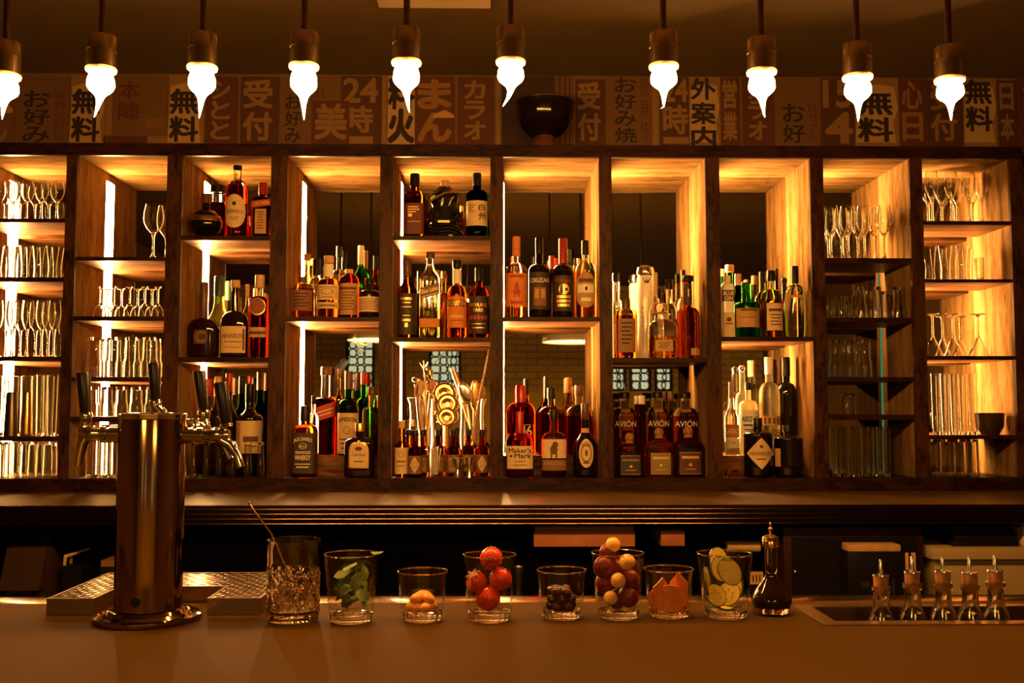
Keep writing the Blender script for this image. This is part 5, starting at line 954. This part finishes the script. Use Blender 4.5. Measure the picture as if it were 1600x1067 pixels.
# kumquats
c0, s, h, R0, R1, hb = tumbler(621,699,892,975,63,'small clear tumbler with pale orange fruit pieces, left of the strawberries')
ORF = mat('pale orange fruit', (.78,.30,.04), .35, noise=.12, nscale=40., Subsurface_Weight=.15, Subsurface_Radius=(.01,.004,.001))
for k, (dx, dy, dz, rx) in enumerate(((-.018,-.010,.008,.3),(.010,-.014,.008,-.2),(.020,.006,.009,.5),(-.006,.014,.009,0),(-.012,-.004,.022,.4),(.014,-.004,.021,-.5),(.002,.012,.024,.2))):
    m = MB(); m.ball((0,0,0), (.0155,.012,.0095), 18, rot=Euler((rx,.3*rx,k)).to_matrix()); o = m.build('orange_segment', ORF, None, c0+Vector((dx*.75,dy*.75,hb+dz))); tag(o, ('upper' if k > 3 else 'lower')+' pale orange fruit piece in the small tumbler left of the strawberries', 'fruit', 'orange fruit pieces, '+('upper' if k > 3 else 'lower'))
# strawberries
c0, s, h, R0, R1, hb = tumbler(724,806,866,975,68,'clear tumbler stacked with four red strawberries')
SB = mat('strawberry skin', (.62,.030,.012), .3, noise=.25, nscale=50., Subsurface_Weight=.1, Subsurface_Radius=(.01,.002,.001)); SEED = mat('strawberry seed', (.60,.25,.06), .5)
def sfn(v): z = v[2]; return (1.0-.28*max(0,-z)) * (1-.10*max(0, z)**3)
for k, (px, py, r, eu, lab) in enumerate(((768,870,19,(2.7,.3,.2),'topmost strawberry rising above the rim of the tumbler'),(745,910,17.5,(.4,-.4,0),'left middle strawberry in the tumbler'),(781,906,19,(.3,.5,1),'right middle strawberry in the tumbler'),(762,936,21,(.25,.1,2),'lowest strawberry at the bottom of the tumbler'))):
    q = P(px, py, c0.y-.004+(.008 if k == 0 else -.006 if k == 3 else 0)); r_ = r*s; rot = Euler(eu).to_matrix(); T = thing('strawberry', lab, 'strawberry', q, 0, 'strawberries in the tumbler'); m = MB(); m.ball((0,0,0), (r_*.92,r_*.92,r_*1.14), 24, fn=sfn, rot=rot); m.build('berry', SB, T)
    m = MB()
    for i in range(60):
        zz = 1-2*(i+.5)/60; a = 2.39996*i; rr = math.sqrt(1-zz*zz); v = (rr*math.cos(a), rr*math.sin(a), zz); f = sfn(v)*1.0; m.ball(tuple(rot @ Vector((v[0]*r_*.92*f, v[1]*r_*.92*f, v[2]*r_*1.14*f))), .0009, 6)
    m.build('seeds', SEED, T)
    m = MB()
    for i in range(6):
        a = i*1.047; m.add([tuple(rot @ Vector(p)) for p in ((0,0,r_*.98),(r_*.5*math.cos(a-.3),r_*.5*math.sin(a-.3),r_*.98),(r_*.75*math.cos(a),r_*.75*math.sin(a),r_*1.0),(r_*.5*math.cos(a+.3),r_*.5*math.sin(a+.3),r_*.98))], [(0,1,2,3)])
    m.build('leaf_crown', LEAF, T)
# cherries
c0, s, h, R0, R1, hb = tumbler(839,916,890,971,62,'small clear tumbler of dark cherries right of the strawberries')
CH = mat('dark cherry', (.045,.006,.005), .15); n = 0
for lay in range(3):
    for i in range(6 if lay < 2 else 5):
        a = i*1.047+lay*.5; rr = .0185 if i or lay == 2 else .0; rr = .0175+.002*(i % 2)
        m = MB(); m.ball((0,0,0), .0092, 16, fn=lambda v: 1-.08*max(0,v[2])**4); o = m.build('cherry', CH, None, c0+Vector((rr*math.cos(a), rr*math.sin(a), hb+.006+lay*.0125))); tag(o, ['cherry in the bottom layer of the dark cherry tumbler','cherry in the middle layer of the dark cherry tumbler','cherry in the top layer of the dark cherry tumbler'][lay], 'cherry', 'dark cherries in the '+['bottom','middle','top'][lay]+' layer')
    m = MB(); m.ball((0,0,0), .009, 16); o = m.build('cherry', CH, None, c0+Vector((0,0,hb+.004+lay*.0135))); tag(o, ['cherry in the bottom layer of the dark cherry tumbler','cherry in the middle layer of the dark cherry tumbler','cherry in the top layer of the dark cherry tumbler'][lay], 'cherry', 'dark cherries in the '+['bottom','middle','top'][lay]+' layer')
# red grapes with pale balls
c0, s, h, R0, R1, hb = tumbler(925,1007,863,971,65,'tall clear tumbler of dark red plums and pale orange melon balls')
MEL = mat('melon ball', (.80,.42,.10), .35, noise=.08, nscale=30., Subsurface_Weight=.15, Subsurface_Radius=(.01,.004,.001)); PLUM = mat('dark red plum', (.14,.011,.007), .35, Specular_IOR_Level=.3)
for k, (px, py, r, dy, lab) in enumerate(((958,851,12,.004,'topmost melon ball above the rim of the plum tumbler'),(980,878,12.5,-.024,'second melon ball from the top in the plum tumbler'),(966,907,12,-.024,'third melon ball from the top in the plum tumbler'),(954,934,11,-.024,'lowest melon ball in the plum tumbler'))):
    q = P(px, py, c0.y+dy); m = MB(); m.ball((0,0,0), r*s*.97, 20); o = m.build('melon_ball', MEL, None, q); tag(o, lab, 'melon ball', 'melon balls')
for k, (px, py, r, dy) in enumerate(((950,864,14,.010),(944,886,17,.0),(985,905,15,.004),(962,890,17,.018),(944,912,15,.004),(982,932,16,-.002),(964,936,15,.016),(986,884,12,.02))):
    q = P(px, py, c0.y+dy); m = MB(); m.ball((0,0,0), (r*s,r*s,r*s*1.05), 20); o = m.build('plum', PLUM, None, q); tag(o, ['plum at the top of its tumbler, under the topmost melon ball','upper left plum in the tumbler with melon balls','right middle plum in the tumbler with melon balls','plum at the back middle of the tumbler with melon balls','lower left plum in the tumbler with melon balls','lower right plum in the tumbler with melon balls','plum at the bottom back of the tumbler with melon balls','plum at the upper right back of the tumbler with melon balls'][k], 'plum', 'dark plums in the tall tumbler')
# orange peel
c0, s, h, R0, R1, hb = tumbler(1007,1084,888,969,63,'small clear tumbler of folded orange slices left of the cucumber')
ORP = mat('orange slice', (.74,.20,.025), .45, noise=.15, nscale=50.)
for k, (px, py, W, H, dy, tw) in enumerate(((1036,928,26,50,-.020,.1),(1060,922,28,56,-.010,-.25),(1048,936,34,42,-.026,0),(1030,938,24,36,.006,.5),(1062,940,22,34,.010,-.4))):
    q = P(px, py, c0.y+dy*.75); W *= s; H *= s; n = 6; m = MB(); vs = []
    for i in range(n+1):
        for j in range(2):
            u = i/n-.5; top = (1-abs(u)*1.3)*.5 if k < 2 else math.sqrt(max(0,1-4*u*u))*.25+.25; vs.append((u*W, .010*(u*u*4)+.004*j, H*(top if j else top))); vs.append((u*W*.8, .010*(u*u*4)+.004*j, -H*.5+.15*H*abs(u)))
    fs = []
    for i in range(n): a = i*4; fs += [(a,a+1,a+5,a+4),(a+2,a+6,a+7,a+3),(a,a+4,a+6,a+2),(a+1,a+3,a+7,a+5)]
    fs += [(0,2,3,1),(n*4,n*4+1,n*4+3,n*4+2)]; m.add(vs, fs, 0, True); o = m.build('orange_slice', ORP, None, q); o.rotation_euler = (0,0,tw); tag(o, ['orange slice with pointed tip at the left of its tumbler','taller pointed orange slice at the right of its tumbler','rounded orange slice at the front of its tumbler','orange slice at the back left of its tumbler','orange slice at the back right of its tumbler'][k], 'orange slice', 'orange slices in the small tumbler')
# cucumber
c0, s, h, R0, R1, hb = tumbler(1091,1176,864,970,66,'clear tumbler of cucumber slices, last tumbler of the row before the decanter')
CF = mat('cucumber flesh', (.80,.58,.10), .35, noise=.12, nscale=40.); CS = mat('cucumber skin', (.05,.085,.018), .35); CC = mat('cucumber seed heart', (.50,.28,.04), .4)
for k, (px, py, rx, rz, dy, eu, lab) in enumerate(((1122,872,15,17,.006,(1.3,0,.3),'topmost cucumber slice leaning above the rim'),(1125,889,17,20,-.010,(1.35,-.35,.5),'cucumber slice just behind the front slice'),(1140,893,17,22,-.022,(1.4,-.5,.1),'large front cucumber slice showing its seeds'),(1105,908,16,22,-.004,(1.45,.15,1.2),'cucumber slice seen edge on at the left of the glass'),(1138,928,17,20,.0,(1.1,.6,-.5),'cucumber slice at the lower right of the glass'),(1118,930,16,18,-.006,(1.2,-.6,.5),'cucumber slice at the lower left of the glass'),(1150,920,13,18,.012,(1.45,.2,-.9),'cucumber slice at the right side of the glass'),(1132,942,17,17,.002,(.5,.1,0),'cucumber slice lying flat at the bottom of the glass'))):
    q = P(px, py, c0.y+dy); T = thing('cucumber_slice', lab, 'cucumber', q, 0, 'cucumber slices'); rot = Euler(eu).to_matrix(); rx *= s; rz *= s
    m = MB(); m.lathe([(0,-.0022),(1,-.0022),(1,.0022),(0,.0022)], 32, mul=lambda a, r, z: (rx*.94, rz*.94)); m.v = [tuple(rot @ Vector(v)) for v in m.v]; m.build('flesh', CF, T)
    m = MB(); m.lathe([(.94,-.0021),(1,-.002),(1,.002),(.94,.0021)], 32, mul=lambda a, r, z: (rx, rz)); m.v = [tuple(rot @ Vector(v)) for v in m.v]; m.build('skin', CS, T)
    m = MB(); [m.ball(tuple(rot @ Vector((rx*.4*math.cos(i*1.05), rz*.4*math.sin(i*1.05), sg*.0022))), (.0018,.0018,.0008), 6) for i in range(6) for sg in (-1,1)]; m.build('seeds', CC, T)
# decanter
c0, s = place(1206, 963, 50); h = P(1206, 846, c0.y).z-ZBAR
T = thing('syrup_decanter','small round decanter of dark liquid with metal stopper right of the cucumber','decanter',c0); R = 31*s
m = MB(); m.lathe([(0,.004),(R*.70,.002),(R*.80,0),(R*.86,.004),(R*.90,.012),(R*1.0,.022),(R*.99,.028),(R*.72,.045),(R*.42,.060),(10*s,.068),(9.5*s,.09),(9.5*s,h-.012),(11*s,h-.010),(0,h-.010)], 40, mz=lambda z: 1 if .012 < z < .072 else 0); m.build('decanter_glass', [glass('decanter crystal',(1,.96,.9),1.5), mat('dark syrup', (.015,.005,.004), .05)], T)
m = MB(); m.lathe([(10*s,h-.012),(13*s,h-.010),(13*s,h+.001),(12*s,h+.003),(13*s,h+.005),(12*s,h+.008),(7*s,h+.011),(2.5*s,h+.013),(2*s,h+.017),(4*s,h+.020),(4*s,h+.023),(1.5*s,h+.026),(2*s,h+.029),(.8*s,h+.034),(0,h+.036)], 24); m.build('stopper', BRASS, T)
# dasher bottles in the tray
DL = ['leftmost','second','middle','fourth','rightmost']
for k, (xc, tp, cy) in enumerate(((1377,874,898),(1426,869,893),(1474,869,892),(1516,870,894),(1556,868,891))):
    Y = RY0+(RY1-RY0)*.30; zb = ZBAR-.105+.0006; s = Y/FPX; x = P(xc, 930, Y).x; zz = lambda py: P(xc, py, Y).z-zb
    T = thing('dasher_bottle', f'{DL[k]} corked glass dasher bottle with metal pourer in the sunken tray', 'bottle', (x, Y, zb), 0, 'dasher bottles in the steel tray')
    zr = zz(cy+18); zn = zz(cy+55); rb = min(28*s, .024)
    m = MB(); pr = [(0,.003),(rb*.8,0),(rb,.006),(rb,zn-.030),(rb*.92,zn-.015),(12.5*s,zn+.004),(11.5*s,zr-.012),(14*s,zr-.010),(14.5*s,zr),(10*s,zr),(10*s,zr-.008),(9.5*s,zn+.002),(rb*.84,zn-.017),(rb-.002,zn-.032),(rb-.002,.007),(0,.006)]
    m.lathe(pr, 28); m.build('bottle_glass', CLEAR, T)
    m = MB(); m.lathe([(0,.0065),(rb-.0025,.0075),(rb-.0025,zn-.034),(rb*.84-.0005,zn-.018),(rb*.6,zn-.010),(0,zn-.010)], 28); m.build('liquid', [mat('dark bitters liquid',(.06,.02,.008),.08)], T)
    m = MB(); m.lathe([(0,zr-.018),(9*s,zr-.016),(11*s,zr),(11.5*s,zz(cy+2)),(0,zz(cy+2))], 20); m.build('cork_stopper', CORK, T)
    m = MB(); z0 = zz(cy+2); m.lathe([(11.5*s,z0),(12.5*s,z0+.001),(12*s,z0+.003),(4*s,z0+.004),(3*s,z0+.010),(2*s,zz(tp)-.001),(1.5*s,zz(tp)),(0,zz(tp))], 18); m.build('pourer', SILVER, T)
# ---------------------------------------------------------------- the room behind the camera, seen in the mirrors
T = thing('wall_bench','long yellow upholstered wall bench along the rear brick wall','bench',(0, YR+.35, 0)); YEL = mat('yellow upholstery', (.75,.55,.06), .6)
m = MB(); m.box(-2.6,2.6,-.30,.25,.0,.42); m.build('seat_base', WD, T); m = MB(); m.box(-2.6,2.6,-.25,.28,.42,.50, bev=.02); m.build('seat', YEL, T)
m = MB(); m.box(-2.6,2.6,-.345,-.27,.50,1.66, bev=.02); m.build('backrest', YEL, T)
WIN = emit('daylight window pane', (.85,.85,.55), .45)
for k, (xa, xb) in enumerate(((-1.64,-1.38),(-.72,-.42),(1.20,1.42),(1.52,1.70),(1.80,1.94))):
    T = bpy.data.objects.new(f'window_{k+1}', None); COL.objects.link(T); T.location = ((xa+xb)/2, YR+.004, 1.95); T['kind'] = 'structure'; W = (xb-xa)/2
    m = MB(); m.box(-W,W,.0,.004,-.27,.27); m.build('pane', WIN, T)
    m = MB(); m.box(-W-.03,W+.03,0,.03,-.30,-.27); m.box(-W-.03,W+.03,0,.03,.27,.30); m.box(-W-.03,-W,0,.03,-.27,.27); m.box(W,W+.03,0,.03,-.27,.27); m.build('frame', WD, T)
    m = MB()
    for i in range(int(2*W/.09)+1):
        for j in range(6):
            cx, cz = min(W-.03, -W+.045+i*.09), -.225+j*.09
            m.tube([(cx+.05*math.cos(q*.524)*(1+.25*math.sin(i*2+j)), .018, cz+.05*math.sin(q*.524)) for q in range(12)], .009, 5, closed=True)
    m.build('lattice', WD, T)
for k, (px, py) in enumerate(((592,530),(896,533))):
    yl = -.6; D = 2*YM-yl; q = P(px, py, D); T = thing('dome_pendant_lamp', ['left','right'][k]+' dome pendant lamp over the seating, seen only as a pale disc in the mirrors','lamp',(q.x, yl, ZCEIL),0,'dome lamps over the seating'); z = q.z-ZCEIL
    m = MB(); m.lathe([(.27,z-.01),(.265,z+.03),(.20,z+.12),(.05,z+.17),(.02,z+.2),(0,z+.2)], 40); m.build('shade', mat('cream enamel shade', (.75,.68,.5), .4), T)
    m = MB(); m.lathe([(0,z+.005),(.262,z+.004)], 40); m.build('diffuser', emit('lit lamp diffuser', (1,.50,.11), 15.), T)
    m = MB(); m.tube([(0,0,z+.2),(0,0,0)], .006, 8); m.build('cord', BLACK, T)
